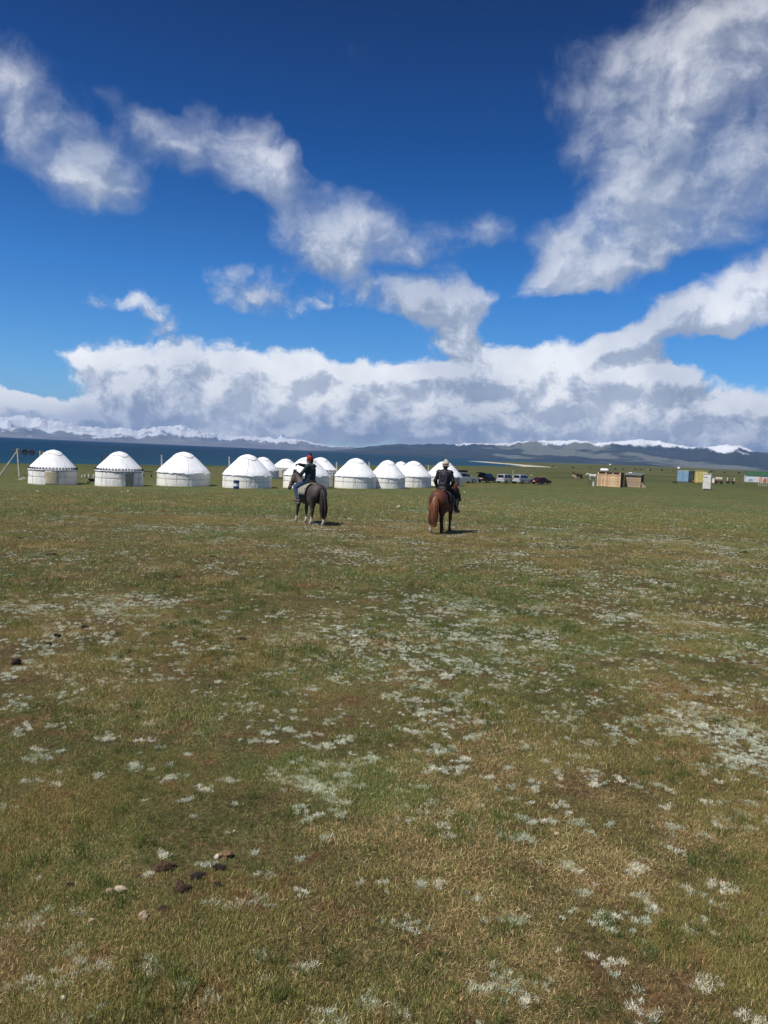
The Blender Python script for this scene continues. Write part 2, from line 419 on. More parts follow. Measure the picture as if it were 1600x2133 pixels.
# ------------------------------------------------------------------ signed-distance modelling (bodies, clothes, animals)
class SDF:
    def __init__(s): s.p = []
    def cap(s, a, b, ra, rb, k=.05, sq=(1, 1, 1)): s.p.append(('c', np.array(a, float), np.array(b, float), ra, rb, k, np.array(sq, float))); return s
    def chain(s, pts, rs, k=.04, sq=(1, 1, 1)):
        for i in range(len(pts)-1): s.cap(pts[i], pts[i+1], rs[i], rs[i+1], k, sq)
        return s
    def ell(s, c, r, k=.05, rot=None): s.p.append(('e', np.array(c, float), np.array(r, float), rot, 0, k, None)); return s
    def cut(s, fn): s.p.append(('x', fn, 0, 0, 0, 0, None)); return s
    def eval(s, X, Y, Z):
        P = np.stack([X, Y, Z], -1); D = None
        for kind, a, b, ra, rb, k, sq in s.p:
            if kind == 'c':
                w = 1/sq; A = a*w; B = b*w; Q = P*w; ab = B-A
                t = np.clip(((Q-A)@ab)/max(ab@ab, 1e-9), 0, 1)
                d = np.linalg.norm(Q-A-t[..., None]*ab, axis=-1)-(ra+(rb-ra)*t)
                d = d*sq.min()
            elif kind == 'e':
                Q = P-a
                if ra is not None: Q = Q@np.array(ra)     # rows: local axes as columns of the matrix
                q = np.linalg.norm(Q/b, axis=-1); d = (q-1)*b.min()
            else:
                D = np.maximum(D, a(X, Y, Z)); continue
            if D is None: D = d
            else:
                h = np.clip(.5+.5*(D-d)/k, 0, 1); D = D*(1-h)+d*h-k*h*(1-h)
        return D
    def bounds(s):
        lo = np.full(3, 1e9); hi = -lo
        for kind, a, b, ra, rb, k, sq in s.p:
            if kind == 'c':
                for q, r in ((a, ra), (b, rb)): lo = np.minimum(lo, q-r*sq.max()-.03); hi = np.maximum(hi, q+r*sq.max()+.03)
            elif kind == 'e': m = b.max()+.03; lo = np.minimum(lo, a-m); hi = np.maximum(hi, a+m)
        return lo, hi
def surface_nets(fn, lo, hi, h):
    n = np.ceil((hi-lo)/h).astype(int)+2
    ax = [lo[i]-h+h*np.arange(n[i]+1) for i in range(3)]
    X, Y, Z = np.meshgrid(*ax, indexing='ij'); D = fn(X, Y, Z)
    ins = D < 0
    cs = [(i, j, k) for i in (0, 1) for j in (0, 1) for k in (0, 1)]
    sl = lambda i, j, k: (slice(i, D.shape[0]-1+i), slice(j, D.shape[1]-1+j), slice(k, D.shape[2]-1+k))
    cnt = sum(ins[sl(*c)].astype(int) for c in cs); act = (cnt > 0) & (cnt < 8)
    acc = np.zeros(act.shape+(3,)); num = np.zeros(act.shape)
    for i, a in enumerate(cs):
        for b in cs[i+1:]:
            if sum(abs(a[q]-b[q]) for q in range(3)) != 1: continue
            da = D[sl(*a)]; db = D[sl(*b)]; m = (da < 0) != (db < 0)
            t = np.where(m, da/np.where(da == db, 1, da-db), 0)
            for q in range(3): acc[..., q] += np.where(m, a[q]+t*(b[q]-a[q]), 0)
            num += m
    vid = -np.ones(act.shape, int); vid[act] = np.arange(act.sum())
    I = np.argwhere(act); V = (I+acc[act]/num[act][:, None])*h+np.array([ax[0][0], ax[1][0], ax[2][0]])
    F = []
    for q in range(3):
        u, w = (q+1) % 3, (q+2) % 3
        A = ins[tuple(slice(0, -1) if i == q else slice(None) for i in range(3))]
        B = ins[tuple(slice(1, None) if i == q else slice(None) for i in range(3))]
        E = np.argwhere(A != B); sgn = A[tuple(E.T)]
        ok = (E[:, u] > 0) & (E[:, w] > 0); E = E[ok]; sgn = sgn[ok]
        def at(du, dw):
            G = E.copy(); G[:, u] += du; G[:, w] += dw; return vid[tuple(G.T)]
        qd = np.stack([at(-1, -1), at(0, -1), at(0, 0), at(-1, 0)], 1)
        qd[~sgn] = qd[~sgn][:, ::-1]; F.append(qd)
    return V, np.concatenate(F)
def sdf_obj(name, s, h, mat, parent=None, attrs=None, warp=None):
    lo, hi = s.bounds(); V, F = surface_nets(s.eval, lo, hi, h)
    if warp is not None: V = warp(V)
    at = {k: f(V) for k, f in attrs.items()} if attrs else None
    me = bpy.data.meshes.new(name); me.from_pydata(V.tolist(), [], F.tolist()); me.update()
    return wrap(name, me, mat, parent, True, at)

# ------------------------------------------------------------------ materials
MATS = {}
def mat(name, col, rough=.7, var=.12, scale=8, bump=0, bscale=40, metal=0, spec=.35, col2=None, coord='Object', sheen=0):
    if name in MATS: return MATS[name]
    m = bpy.data.materials.new(name); m.use_nodes = True; t = NT(m.node_tree)
    b = t.n['Principled BSDF']; tc = t.n.new('ShaderNodeTexCoord').outputs[coord]
    nz = t.noise(tc, scale, 5, .6)
    c2 = col2 if col2 else tuple(c*(1-var*2.2) for c in col)
    c1 = tuple(min(1, c*(1+var*.6)) for c in col) if not col2 else col
    t.l.new(t.mix(t.rng(nz, .3, .7), c1, c2), b.inputs['Base Color'])
    b.inputs['Roughness'].default_value = rough; b.inputs['Metallic'].default_value = metal
    b.inputs['Specular IOR Level'].default_value = spec
    if sheen: b.inputs['Sheen Weight'].default_value = sheen
    if bump:
        bp = t.n.new('ShaderNodeBump'); bp.inputs['Strength'].default_value = bump; bp.inputs['Distance'].default_value = .02
        t.l.new(t.noise(tc, bscale, 5, .6), bp.inputs['Height']); t.l.new(bp.outputs[0], b.inputs['Normal'])
    MATS[name] = m; return m
# ------------------------------------------------------------------ ground
def turf_group():
    g = bpy.data.node_groups.new('turf colour', 'ShaderNodeTree')
    g.interface.new_socket('Color', in_out='OUTPUT', socket_type='NodeSocketColor')
    g.interface.new_socket('Dry', in_out='OUTPUT', socket_type='NodeSocketFloat')
    t = NT(g); go = t.n.new('NodeGroupOutput')
    P = t.n.new('ShaderNodeNewGeometry').outputs['Position']
    s = t.sep(P); P2 = t.comb(s[0], s[1], 0)
    r = t.vmath('LENGTH', P2)
    a = t.noise(P2, 1.0, 5, .62, .6); b = t.noise(P2, 2.6, 5, .65, .4); c = t.noise(t.vmath('ADD', P2, (31, 7, 0)), .17, 4, .6)
    g1 = t.mix(t.rng(b, .36, .64), (.062, .108, .030), (.108, .132, .044))
    g1 = t.mix(t.rng(c, .40, .62), g1, (.136, .126, .044)) 
    dry = t.rng(t.math('ADD', t.math('MULTIPLY', a, .6), t.math('MULTIPLY', b, .4)), .51, .63)
    col = t.mix(t.math('MULTIPLY', dry, .70), g1, (.150, .094, .044))
    soil = t.rng(t.noise(t.vmath('ADD', P2, (3, 91, 0)), 2.4, 4, .65, .5), .57, .66)
    col = t.mix(t.math('MULTIPLY', soil, .55), col, (.140, .070, .040))
    # the far plain: long streaks of greener and yellower pasture
    far = t.rng(r, 45, 220)
    st = t.noise(t.vmath('MULTIPLY', P2, (.012, .010, 0)), 1.0, 7, .68, 1.0)
    st2 = t.noise(t.vmath('MULTIPLY', P2, (.05, .035, 0)), 1.0, 5, .65)
    fc = t.mix(t.rng(st, .36, .62), (.056, .072, .022), (.104, .100, .040))
    fc = t.mix(t.rng(st2, .52, .74), fc, (.095, .085, .045))
    col = t.mix(far, col, fc)
    t.l.new(col, go.inputs[0]); t.l.new(dry, go.inputs[1])
    return g
TURF = turf_group()
def ground_material():
    m = bpy.data.materials.new('pasture'); m.use_nodes = True; t = NT(m.node_tree); b = t.n['Principled BSDF']
    gn = t.n.new('ShaderNodeGroup'); gn.node_tree = TURF
    P = t.n.new('ShaderNodeNewGeometry').outputs['Position']; s = t.sep(P); P2 = t.comb(s[0], s[1], 0); r = t.vmath('LENGTH', P2)
    near = t.rng(r, 22, 40, 1, 0)
    # blades too far off to be told apart
    fine = t.noise(P2, 28, 4, .75); mid = t.noise(P2, 7, 6, .75)
    col = t.mix(1.0, gn.outputs[0], t.ramp(fine, [(.3, .55), (.5, 1.0), (.72, 1.6)]), 'MULTIPLY')
    col = t.mix(1.0, col, t.ramp(mid, [(.3, .60), (.5, 1.0), (.7, 1.4)]), 'MULTIPLY')
    co = t.noise(P2, .9, 6, .78); col = t.mix(1.0, col, t.ramp(co, [(.34, .66), (.5, 1.0), (.66, 1.36)]), 'MULTIPLY')
    # silver cushions seen as speckles further off
    pt = t.rng(t.noise(t.vmath('ADD', P2, (5, 55, 0)), .11, 5, .65, .6), .44, .66)
    sp = t.rng(t.noise(P2, 5.0, 5, .80), .57, .66)
    sp = t.math('MULTIPLY', t.math('MULTIPLY', sp, pt), t.rng(r, 80, 190, .95, 0))
    sp = t.math('MULTIPLY', sp, t.rng(r, 14, 30, 0, 1))
    col = t.mix(sp, col, (.46, .46, .34))
    # under real tufts the earth shows
    earth = t.mix(t.rng(fine, .4, .6), (.045, .030, .015), (.135, .078, .042))
    col = t.mix(t.math('MULTIPLY', near, .55), col, earth)
    # pale shore strip
    bea = t.attr('beach'); bn = t.noise(P2, .06, 5, .7)
    bf = t.rng(t.math('ADD', bea['Fac'], t.math('MULTIPLY', t.math('SUBTRACT', bn, .5), 1.1)), .42, .62)
    col = t.mix(bf, col, (.46, .42, .35))
    t.l.new(col, b.inputs['Base Color']); b.inputs['Roughness'].default_value = .95; b.inputs['Specular IOR Level'].default_value = .1
    bp = t.n.new('ShaderNodeBump'); bp.inputs['Strength'].default_value = .8; bp.inputs['Distance'].default_value = .06
    t.l.new(t.math('ADD', t.math('MULTIPLY', fine, .5), mid), bp.inputs['Height']); t.l.new(bp.outputs[0], b.inputs['Normal'])
    return m
M_GROUND = ground_material()
def polar(rr, aa, f):
    A, Rr = np.meshgrid(aa, rr); X = Rr*np.sin(A); Y = Rr*np.cos(A); return X, Y
fa = np.radians(np.concatenate([np.linspace(-180, -44, 46)[:-1], np.linspace(-44, 44, 620), np.linspace(44, 180, 46)[1:]]))
rr = np.concatenate([np.linspace(.4, 30, 190)[:-1], np.geomspace(30, 2500, 300)[:-1], np.geomspace(2500, 26000, 40)])
X, Y = polar(rr, fa, None); Z = ground_z(X, Y)
STRIP = [shore_pt(*p) for p in ((1088, 14.0), (1060, 11.6), (1010, 9.4), (968, 7.6), (985, 7.2))]
def seg_d(x, y, pts):
    d2 = np.full(x.shape, 1e18)
    for (ax, ay), (bx, by) in zip(pts[:-1], pts[1:]):
        t = np.clip(((x-ax)*(bx-ax)+(y-ay)*(by-ay))/((bx-ax)**2+(by-ay)**2), 0, 1)
        d2 = np.minimum(d2, (x-ax-t*(bx-ax))**2+(y-ay-t*(by-ay))**2)
    return np.sqrt(d2)
beach = np.clip(1-seg_d(X, Y, STRIP)/55, 0, 1)
tag(grid_mesh('ground', X, Y, Z, M_GROUND, {'beach': beach.ravel()}), 'green brown pasture speckled with silver plants', kind='structure')

# ------------------------------------------------------------------ lake
def water_material():
    m = bpy.data.materials.new('lake_water'); m.use_nodes = True; t = NT(m.node_tree); b = t.n['Principled BSDF']
    P = t.n.new('ShaderNodeNewGeometry').outputs['Position']; s = t.sep(P)
    sh = t.attr('shallow')['Fac']
    n = t.noise(t.vmath('MULTIPLY', P, (.0012, .0035, 0)), 1, 6, .6, .6)
    n2 = t.noise(t.vmath('MULTIPLY', P, (.03, .07, 0)), 1, 6, .75, .3)
    col = t.mix(t.rng(n, .38, .62), (.0010, .017, .046), (.002, .030, .066))
    col = t.mix(sh, col, (.008, .048, .072))
    col = t.mix(1.0, col, t.ramp(n2, [(.34, .72), (.5, 1.0), (.66, 1.4)]), 'MULTIPLY')
    t.l.new(col, b.inputs['Base Color']); b.inputs['Roughness'].default_value = .45
    b.inputs['IOR'].default_value = 1.33; b.inputs['Specular IOR Level'].default_value = .06
    bp = t.n.new('ShaderNodeBump'); bp.inputs['Strength'].default_value = .6; bp.inputs['Distance'].default_value = .5
    t.l.new(n2, bp.inputs['Height']); t.l.new(bp.outputs[0], b.inputs['Normal'])
    return m
wa = np.radians(np.linspace(-110, 60, 200)); wr = np.geomspace(60, 26500, 160)
X, Y = polar(wr, wa, None); sd = land_sd(X, Y)
shal = np.clip(np.exp(sd/(40+.12*np.hypot(X, Y))), 0, 1)*(sd < 0)+(sd >= 0)
tag(grid_mesh('lake_water', X, Y, np.zeros_like(X), water_material(), {'shallow': shal.ravel()}), 'deep blue lake with teal shallows', kind='structure')

# ------------------------------------------------------------------ mountains
def hill_material(name, lo, hi, scale):
    m = bpy.data.materials.new(name); m.use_nodes = True; t = NT(m.node_tree); b = t.n['Principled BSDF']
    P = t.n.new('ShaderNodeNewGeometry').outputs['Position']
    n = t.noise(P, scale, 7, .65, .5); n2 = t.noise(P, scale*7, 6, .7)
    pat = t.attr('pasture')['Fac']  # sunlit patches between cloud shadows, painted in as a lighter colour
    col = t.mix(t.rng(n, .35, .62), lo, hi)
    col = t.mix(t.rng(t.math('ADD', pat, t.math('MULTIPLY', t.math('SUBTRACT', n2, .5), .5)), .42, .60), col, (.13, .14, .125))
    sn = t.attr('snow')['Fac']
    f = t.rng(t.math('ADD', sn, t.math('MULTIPLY', t.math('SUBTRACT', n2, .5), .95)), .34, .74)
    col = t.mix(f, col, (.70, .725, .77))
    t.l.new(col, b.inputs['Base Color']); b.inputs['Roughness'].default_value = .9; b.inputs['Specular IOR Level'].default_value = .1
    return m
def crest_fn(pts):
    a = []; h = []
    for px, py in pts:
        v = ray(px, py); a.append(math.atan2(v.x, v.y)); h.append(v.z/math.hypot(v.x, v.y))
    return np.array(a), np.array(h)
def mountain(name, label, pts, r0, rc, r1, power, seed, amp, snow_fn, mat_, a_lo, a_hi, n_a=900, n_r=120, fs=3.0, sunlit_fn=None):
    ca, ch = crest_fn(pts)
    aa = np.linspace(a_lo, a_hi, n_a); rr = np.concatenate([np.linspace(r0, rc, int(n_r*.8))[:-1], np.linspace(rc, r1, n_r//5)])
    A, Rr = np.meshgrid(aa, rr); X = Rr*np.sin(A); Y = Rr*np.cos(A)
    el = np.interp(A, ca, ch)
    el = el+(fbm(A*150, A*0, 5, seed+50, .6)-.5)*.0030*np.clip(el/.012, 0, 1)
    u = np.clip((Rr-r0)/(rc-r0), 0, 1); back = np.clip((Rr-rc)/(r1-rc), 0, 1)
    base = (.16*u+.84*u**power)
    k = 1000*fs
    wx = X+fbm(X/k*.7, Y/k*.7, 3, seed+3)*k*1.1
    N = ridged(wx/k, Y/k*.7, 7, seed)-.45
    env = np.clip(u*1.15, 0, 1)**1.4*(1-.35*sstep(.92, 1, u))
    f = np.clip(base+amp*N*env, 0.0, 3)
    f = f*(1-.75*back)
    h = f*Rr*el
    # bring the highest line of sight on every bearing to the crest in the photograph
    s_ = (h/Rr).max(0)/np.maximum(el[0], 1e-5)
    s_ = np.where(s_ < .2, 1, s_); kk = np.hanning(31); kk /= kk.sum(); s_ = np.convolve(np.pad(s_, 15, mode='edge'), kk, 'valid')
    h = h/s_[None, :]
    Zm = h+CAM_Z*np.clip(u, 0, 1)-3*(1-sstep(0, .04, u))
    rel = (h/Rr)/np.maximum(el, 1e-5)
    gx = np.gradient(h, axis=1)/(np.gradient(X, axis=1)+1e-6)
    sn = snow_fn(A, Rr, rel, h, N, u)
    ps = sunlit_fn(A, Rr, rel, h, X, Y) if sunlit_fn else np.zeros_like(A)
    return tag(grid_mesh(name, X, Y, Zm, mat_, {'snow': sn.ravel(), 'pasture': ps.ravel()}), label, kind='structure')  # the pasture attribute carries the painted sunlit patches
def A_of(px, py=940): return azel(px, py)[0]
LEFT = [(-420,880),(-260,872),(-120,880),(0,868),(25,868),(50,863),(75,871),(100,875),(120,877),(150,882),(180,890),(200,888),(230,893),(250,890),(262,892),(285,896),(310,892),(340,887),(380,886),(400,893),(430,901),(470,905),(500,909),(520,907),(545,911),(560,909),(575,915),(586,904),(592,910),(610,914),(630,916),(650,921),(680,927),(720,930),(760,932),(800,932),(850,938),(900,942),(960,947)]
def snow_left(A, Rr, rel, h, N, u):
    line = np.interp(A, [A_of(-200), A_of(0), A_of(120), A_of(220), A_of(300), A_of(400), A_of(470), A_of(560), A_of(660), A_of(740)], [.36, .38, .38, .38, .50, .48, .54, .58, .76, 1.1])
    return .5+(rel-line)*2.6+(fbm(A*90, Rr/2600, 6, 71, .65)-.5)*1.8+N*1.1
ML = hill_material('far_range_rock', (.12, .125, .145), (.20, .20, .20), .0006)
mountain('snowy_mountains', 'snow covered mountain range beyond the lake', LEFT, 14500, 22500, 25500, 1.9, 11, 1.9, snow_left, ML, R_(-38), A_of(955), n_a=1300, n_r=240, fs=1.5)
RIGHT = [(600,936.2),(640,938),(690,938),(740,934),(770,930),(800,926.5),(830,924),(860,925.5),(900,925),(940,926),(980,923),(1020,924),(1060,922),(1090,919.5),(1130,917),(1170,918),(1200,916.5),(1225,920),(1240,924),(1270,921),(1300,917.5),(1340,915.5),(1370,918),(1400,925),(1430,929),(1460,932),(1490,929),(1515,925.5),(1535,928),(1560,935),(1580,941),(1600,942),(1660,950),(1720,944),(1800,950),(2000,940),(2300,950)]
def snow_right(A, Rr, rel, h, N, u):
    line = np.interp(A, [A_of(p) for p in (700, 960, 1060, 1130, 1200, 1240, 1290, 1340, 1390, 1440, 1480, 1510, 1560, 1590, 2000)], [1.3, 1.02, .93, .84, .82, .94, .80, .78, .84, .96, .84, .74, .86, 1.2, .9])
    return .5+(rel-line)*3.2+(fbm(A*70, Rr/700, 6, 91, .6)-.5)*1.6
def sunlit_right(A, Rr, rel, h, X, Y):  # where sun breaks through the cloud, put into the hill colour
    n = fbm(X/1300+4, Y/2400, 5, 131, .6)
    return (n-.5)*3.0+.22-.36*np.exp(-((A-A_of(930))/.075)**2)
MR = hill_material('near_hills_cloud_shade', (.016, .028, .036), (.030, .042, .046), .0016)  # cloud shadow over these hills is painted into the dark base colours
mountain('dark_hills', 'dark blue green hills with snow dusted tops', RIGHT, 6200, 11000, 13000, 1.35, 23, .70, snow_right, MR, A_of(610), R_(44), n_a=1200, n_r=200, fs=1.0, sunlit_fn=sunlit_right)

# ------------------------------------------------------------------ haze
hz = MB(); hz.box((0, 9000, 430), (60000, 40000, 880)); hz_o = hz.build('haze', None)
hm = bpy.data.materials.new('haze_air'); hm.use_nodes = True; hm.node_tree.nodes.clear(); t = NT(hm.node_tree)
pv = t.n.new('ShaderNodeVolumePrincipled'); pv.inputs['Color'].default_value = (.38, .60, 1.0, 1); pv.inputs['Density'].default_value = HAZE_DENSITY = 4.0e-5
pv.inputs['Anisotropy'].default_value = .1
t.l.new(pv.outputs[0], t.n.new('ShaderNodeOutputMaterial').inputs['Volume'])
hz_o.data.materials.append(hm); tag(hz_o, 'thin bluish air between the camera and the mountains', kind='stuff')

# ------------------------------------------------------------------ grass and silver plants
def tuft(name, n, length, width, lean, spread, seed, curl=.5, flat=0):
    rs = random.Random(seed); V = []; F = []; T = []
    for i in range(n):
        a = rs.uniform(0, 2*math.pi); L = length*rs.uniform(.5, 1.15); w = width*rs.uniform(.7, 1.3)
        ox, oy = rs.gauss(0, spread), rs.gauss(0, spread); le = min(1.5, abs(rs.gauss(lean, .25)))+flat
        q = a+rs.uniform(-1.2, 1.2); sx, sy = -math.sin(q)*w/2, math.cos(q)*w/2
        tone = rs.random(); o = len(V)
        for k in range(4):
            f = k/3; th = le*(.45+f*curl*1.2); 
            px_ = ox+math.cos(a)*L*f*math.sin(th); py_ = oy+math.sin(a)*L*f*math.sin(th); pz_ = L*f*math.cos(th)-.004+.006*f
            ww = 1-f**1.6
            if k < 3: V += [(px_-sx*ww, py_-sy*ww, pz_), (px_+sx*ww, py_+sy*ww, pz_)]; T += [tone]*2
            else: V.append((px_, py_, pz_)); T.append(tone)
        F += [(o, o+1, o+3, o+2), (o+2, o+3, o+5, o+4), (o+4, o+5, o+6)]
    me = bpy.data.meshes.new(name); me.from_pydata(V, [], F); me.update()
    a_ = me.attributes.new('tone', 'FLOAT', 'POINT'); a_.data.foreach_set('value', np.array(T, np.float32))
    return me
def grass_material(name, kind):
    m = bpy.data.materials.new(name); m.use_nodes = True; t = NT(m.node_tree); b = t.n['Principled BSDF']
    tone = t.attr('tone')['Fac']; it = t.attr('tint', 'INSTANCER')['Fac']
    if kind == 'silver':
        col = t.mix(tone, (.66, .67, .52), (.95, .92, .78)); col = t.mix(t.rng(it, 0, 1), col, (.52, .58, .44))
    elif kind == 'weed':
        col = t.mix(tone, (.07, .12, .025), (.15, .17, .05))
    else:
        gn = t.n.new('ShaderNodeGroup'); gn.node_tree = TURF
        base = t.mix(1.0, gn.outputs[0], (2.0, 2.0, 1.8), 'MULTIPLY')
        base = t.mix(1.0, base, t.ramp(it, [(0, (.80, .95, .75)), (.5, (1, 1, 1)), (1, (1.25, 1.15, 1.2))]), 'MULTIPLY')
        straw = t.mix(it, (.66, .53, .28), (.42, .26, .12))
        lim = .80 if kind == 'green' else .28
        f = t.rng(t.math('ADD', tone, t.math('MULTIPLY', gn.outputs[1], .18)), lim, lim+.06)
        col = t.mix(f, base, straw)
        col = t.mix(1.0, col, t.ramp(t.math('FRACT', t.math('MULTIPLY', tone, 7.3)), [(0, .34), (.5, .92), (1, 2.05)]), 'MULTIPLY')
    t.l.new(col, b.inputs['Base Color']); b.inputs['Roughness'].default_value = .75; b.inputs['Specular IOR Level'].default_value = .15
    tr = t.n.new('ShaderNodeBsdfTranslucent'); t.l.new(col, tr.inputs[0])
    mx = t.n.new('ShaderNodeMixShader'); mx.inputs[0].default_value = .25; t.l.new(b.outputs[0], mx.inputs[1]); t.l.new(tr.outputs[0], mx.inputs[2])
    t.l.new(mx.outputs[0], t.n['Material Output'].inputs[0])
    return m
def scatter(name, label, protos, m, pts, scl, tint):
    col = bpy.data.collections.new(name+' clumps')
    for k, me in enumerate(protos):
        me.materials.append(m); o = bpy.data.objects.new(me.name, me); col.objects.link(o)
    me = bpy.data.meshes.new(name); n = len(pts)
    me.vertices.add(n); me.vertices.foreach_set('co', np.asarray(pts, np.float32).ravel())
    for k, v in (('scl', scl), ('tint', tint)):
        a = me.attributes.new(k, 'FLOAT', 'POINT'); a.data.foreach_set('value', np.asarray(v, np.float32))
    a = me.attributes.new('rot', 'FLOAT_VECTOR', 'POINT'); rv = np.zeros((n, 3), np.float32); rv[:, 2] = RNG.uniform(0, 6.283, n)
    rv[:, 0] = RNG.normal(0, .12, n); rv[:, 1] = RNG.normal(0, .12, n); a.data.foreach_set('vector', rv.ravel())
    a = me.attributes.new('pick', 'INT', 'POINT'); a.data.foreach_set('value', RNG.integers(0, len(protos), n).astype(np.int32))
    o = wrap(name, me, m)
    g = bpy.data.node_groups.new(name+' scatter', 'GeometryNodeTree')
    g.interface.new_socket('Geometry', in_out='INPUT', socket_type='NodeSocketGeometry'); g.interface.new_socket('Geometry', in_out='OUTPUT', socket_type='NodeSocketGeometry')
    N = g.nodes; L = g.links
    gi = N.new('NodeGroupInput'); go = N.new('NodeGroupOutput'); iop = N.new('GeometryNodeInstanceOnPoints')
    ci = N.new('GeometryNodeCollectionInfo'); ci.inputs['Collection'].default_value = col; ci.inputs['Separate Children'].default_value = True; ci.inputs['Reset Children'].default_value = True
    def na(nm, ty):
        q = N.new('GeometryNodeInputNamedAttribute'); q.data_type = ty; q.inputs[0].default_value = nm; return q.outputs[0]
    L.new(gi.outputs[0], iop.inputs['Points']); L.new(ci.outputs[0], iop.inputs['Instance']); iop.inputs['Pick Instance'].default_value = True
    L.new(na('pick', 'INT'), iop.inputs['Instance Index'])
    e = N.new('FunctionNodeEulerToRotation'); L.new(na('rot', 'FLOAT_VECTOR'), e.inputs[0]); L.new(e.outputs[0], iop.inputs['Rotation'])
    L.new(na('scl', 'FLOAT'), iop.inputs['Scale']); L.new(iop.outputs[0], go.inputs[0])
    md = o.modifiers.new('scatter', 'NODES'); md.node_group = g
    return tag(o, label, kind='stuff')
def wedge(n, r0, r1, half=.56):
    r = np.sqrt(RNG.uniform(r0*r0, r1*r1, n)); a = RNG.uniform(-half, half, n)
    return r*np.sin(a), r*np.cos(a)
def with_z(x, y): return np.stack([x, y, ground_z(x, y)], 1)
M_GREEN = grass_material('grass_green', 'green'); M_DRY = grass_material('grass_dry', 'dry'); M_SILV = grass_material('silver_leaf', 'silver')
def field(shells, keep):
    XX = []; YY = []; SS = []
    for n, r0, r1, s in shells:
        x, y = wedge(n, r0, r1); k = keep(x, y) > RNG.random(n); x = x[k]; y = y[k]
        XX.append(x); YY.append(y); SS.append(s*RNG.uniform(.65, 1.35, len(x))*(1+.5*(fbm(x/1.1, y/1.1, 3, 41)-.5)*2))
    return np.concatenate(XX), np.concatenate(YY), np.concatenate(SS)
# silver plants: patches where the photograph has them
SILVER = [(1560,1580,150,90,1.5),(1450,1520,110,40,.9),(1250,1620,80,30,.8),(1320,1640,60,30,.5),(1270,1720,45,25,1.1),(1540,1720,80,60,.8),(690,1630,110,50,.5),(680,1690,60,30,.8),(730,1745,60,35,.8),(480,1690,60,30,.5),(1190,1900,50,20,.5),(1450,1910,80,25,.6),(1550,1880,60,25,.7),(1350,1990,60,20,.7),(1250,2000,30,18,.6),(890,1880,70,40,.4),(590,2090,20,20,.7),
 (880,1320,260,70,.75),(1000,1400,260,50,.5),(700,1290,200,40,.5),(1100,1190,400,60,.8),(800,1150,380,40,.8),(350,1170,350,40,.7),(200,1260,250,50,.6),(1300,1100,350,40,.8),(950,1240,250,50,.6),(400,1380,260,40,.4),(1250,1400,200,50,.4),(100,1480,120,40,.5),(230,1520,80,30,.5),(60,1700,100,60,.5),(130,1800,80,30,.4),(1100,1060,500,25,.8),(300,1100,400,25,.7),(700,1100,400,25,.7),(250,1990,60,30,.2),(900,1480,100,30,.4),(1350,1060,300,20,.6),(1500,1200,200,60,.5),(1480,1300,160,60,.4)]
sx = []; 
for (px, py, rx, ry, w) in SILVER:
    c = hit(px, py); e = hit(px, max(py-ry, 1015)); f = hit(px, py+ry)
    sx.append((c.x, c.y, rx/ppm(c), max((e.y-f.y)/2, .15), w))
def silver_map(x, y):
    d = np.zeros_like(x)
    for cx, cy, ax, ay, w in sx:
        q = ((x-cx)/ax)**2+((y-cy)/ay)**2; d = np.maximum(d, w*np.exp(-q*1.1))
    return d
def bare(x, y):            # trodden spots where the brown earth shows
    return sstep(.54, .66, fbm(x/.55+3, y/.55+8, 4, 301))*(.35+.65*sstep(.4, .6, fbm(x/4, y/4, 3, 302)))*(1-sstep(20, 40, np.hypot(x, y)))
def silver_keep(x, y):
    r = np.hypot(x, y); w = sstep(8, 26, r)
    n = fbm(x/.24, y/.24, 4, 99)*(1-w)+fbm(x/.8, y/1.0, 4, 98)*w; n2 = fbm(x/1.6, y/1.9, 3, 97)
    sm = silver_map(x, y)
    return np.clip(.55*np.clip(sm-.65, 0, 1)*(r < 14)*(.3+sstep(.42, .6, n))+(sm*.48+.13)*(.15+.85*sstep(.40, .66, n))*(.30+.70*sstep(.38, .62, n2))*1.6*(1-sstep(45, 118, r)), 0, 1)
QN = GRASS_AMOUNT = 1.0
x, y, s = field([(int(56000*QN), 2.2, 6, .56), (int(76000*QN), 6, 13, .70), (int(62000*QN), 13, 28, 1.15), (int(52000*QN), 28, 90, 2.3)], lambda x, y: (1-.85*silver_keep(x, y))*(1-.80*bare(x, y))*(.16+.84*sstep(.36, .56, fbm(x/.9, y/.9, 4, 61)))*(1-sstep(40, 90, np.hypot(x, y))))
scatter('grass', 'short green grass over the whole pasture', [tuft('grass_tuft', 26, .038, .0028, .6, .030, i) for i in range(5)], M_GREEN, with_z(x, y), s, fbm(x/.7, y/.7, 3, 77)*1.6-.3)
x, y, s = field([(int(26000*QN), 2.2, 6, .58), (int(38000*QN), 6, 13, .72), (int(26000*QN), 13, 28, 1.4), (int(20000*QN), 28, 70, 2.0)], lambda x, y: (1-.8*silver_keep(x, y))*(1-.55*bare(x, y))*(1-sstep(35, 70, np.hypot(x, y)))*(.10+.75*sstep(.48, .62, fbm(x/.7+9, y/.7, 5, 62))))
scatter('dry_grass', 'straw coloured dead grass between the green', [tuft('dry_tuft', 22, .048, .0026, 1.0, .038, 30+i, .9) for i in range(5)], M_DRY, with_z(x, y), s, RNG.random(len(x)))
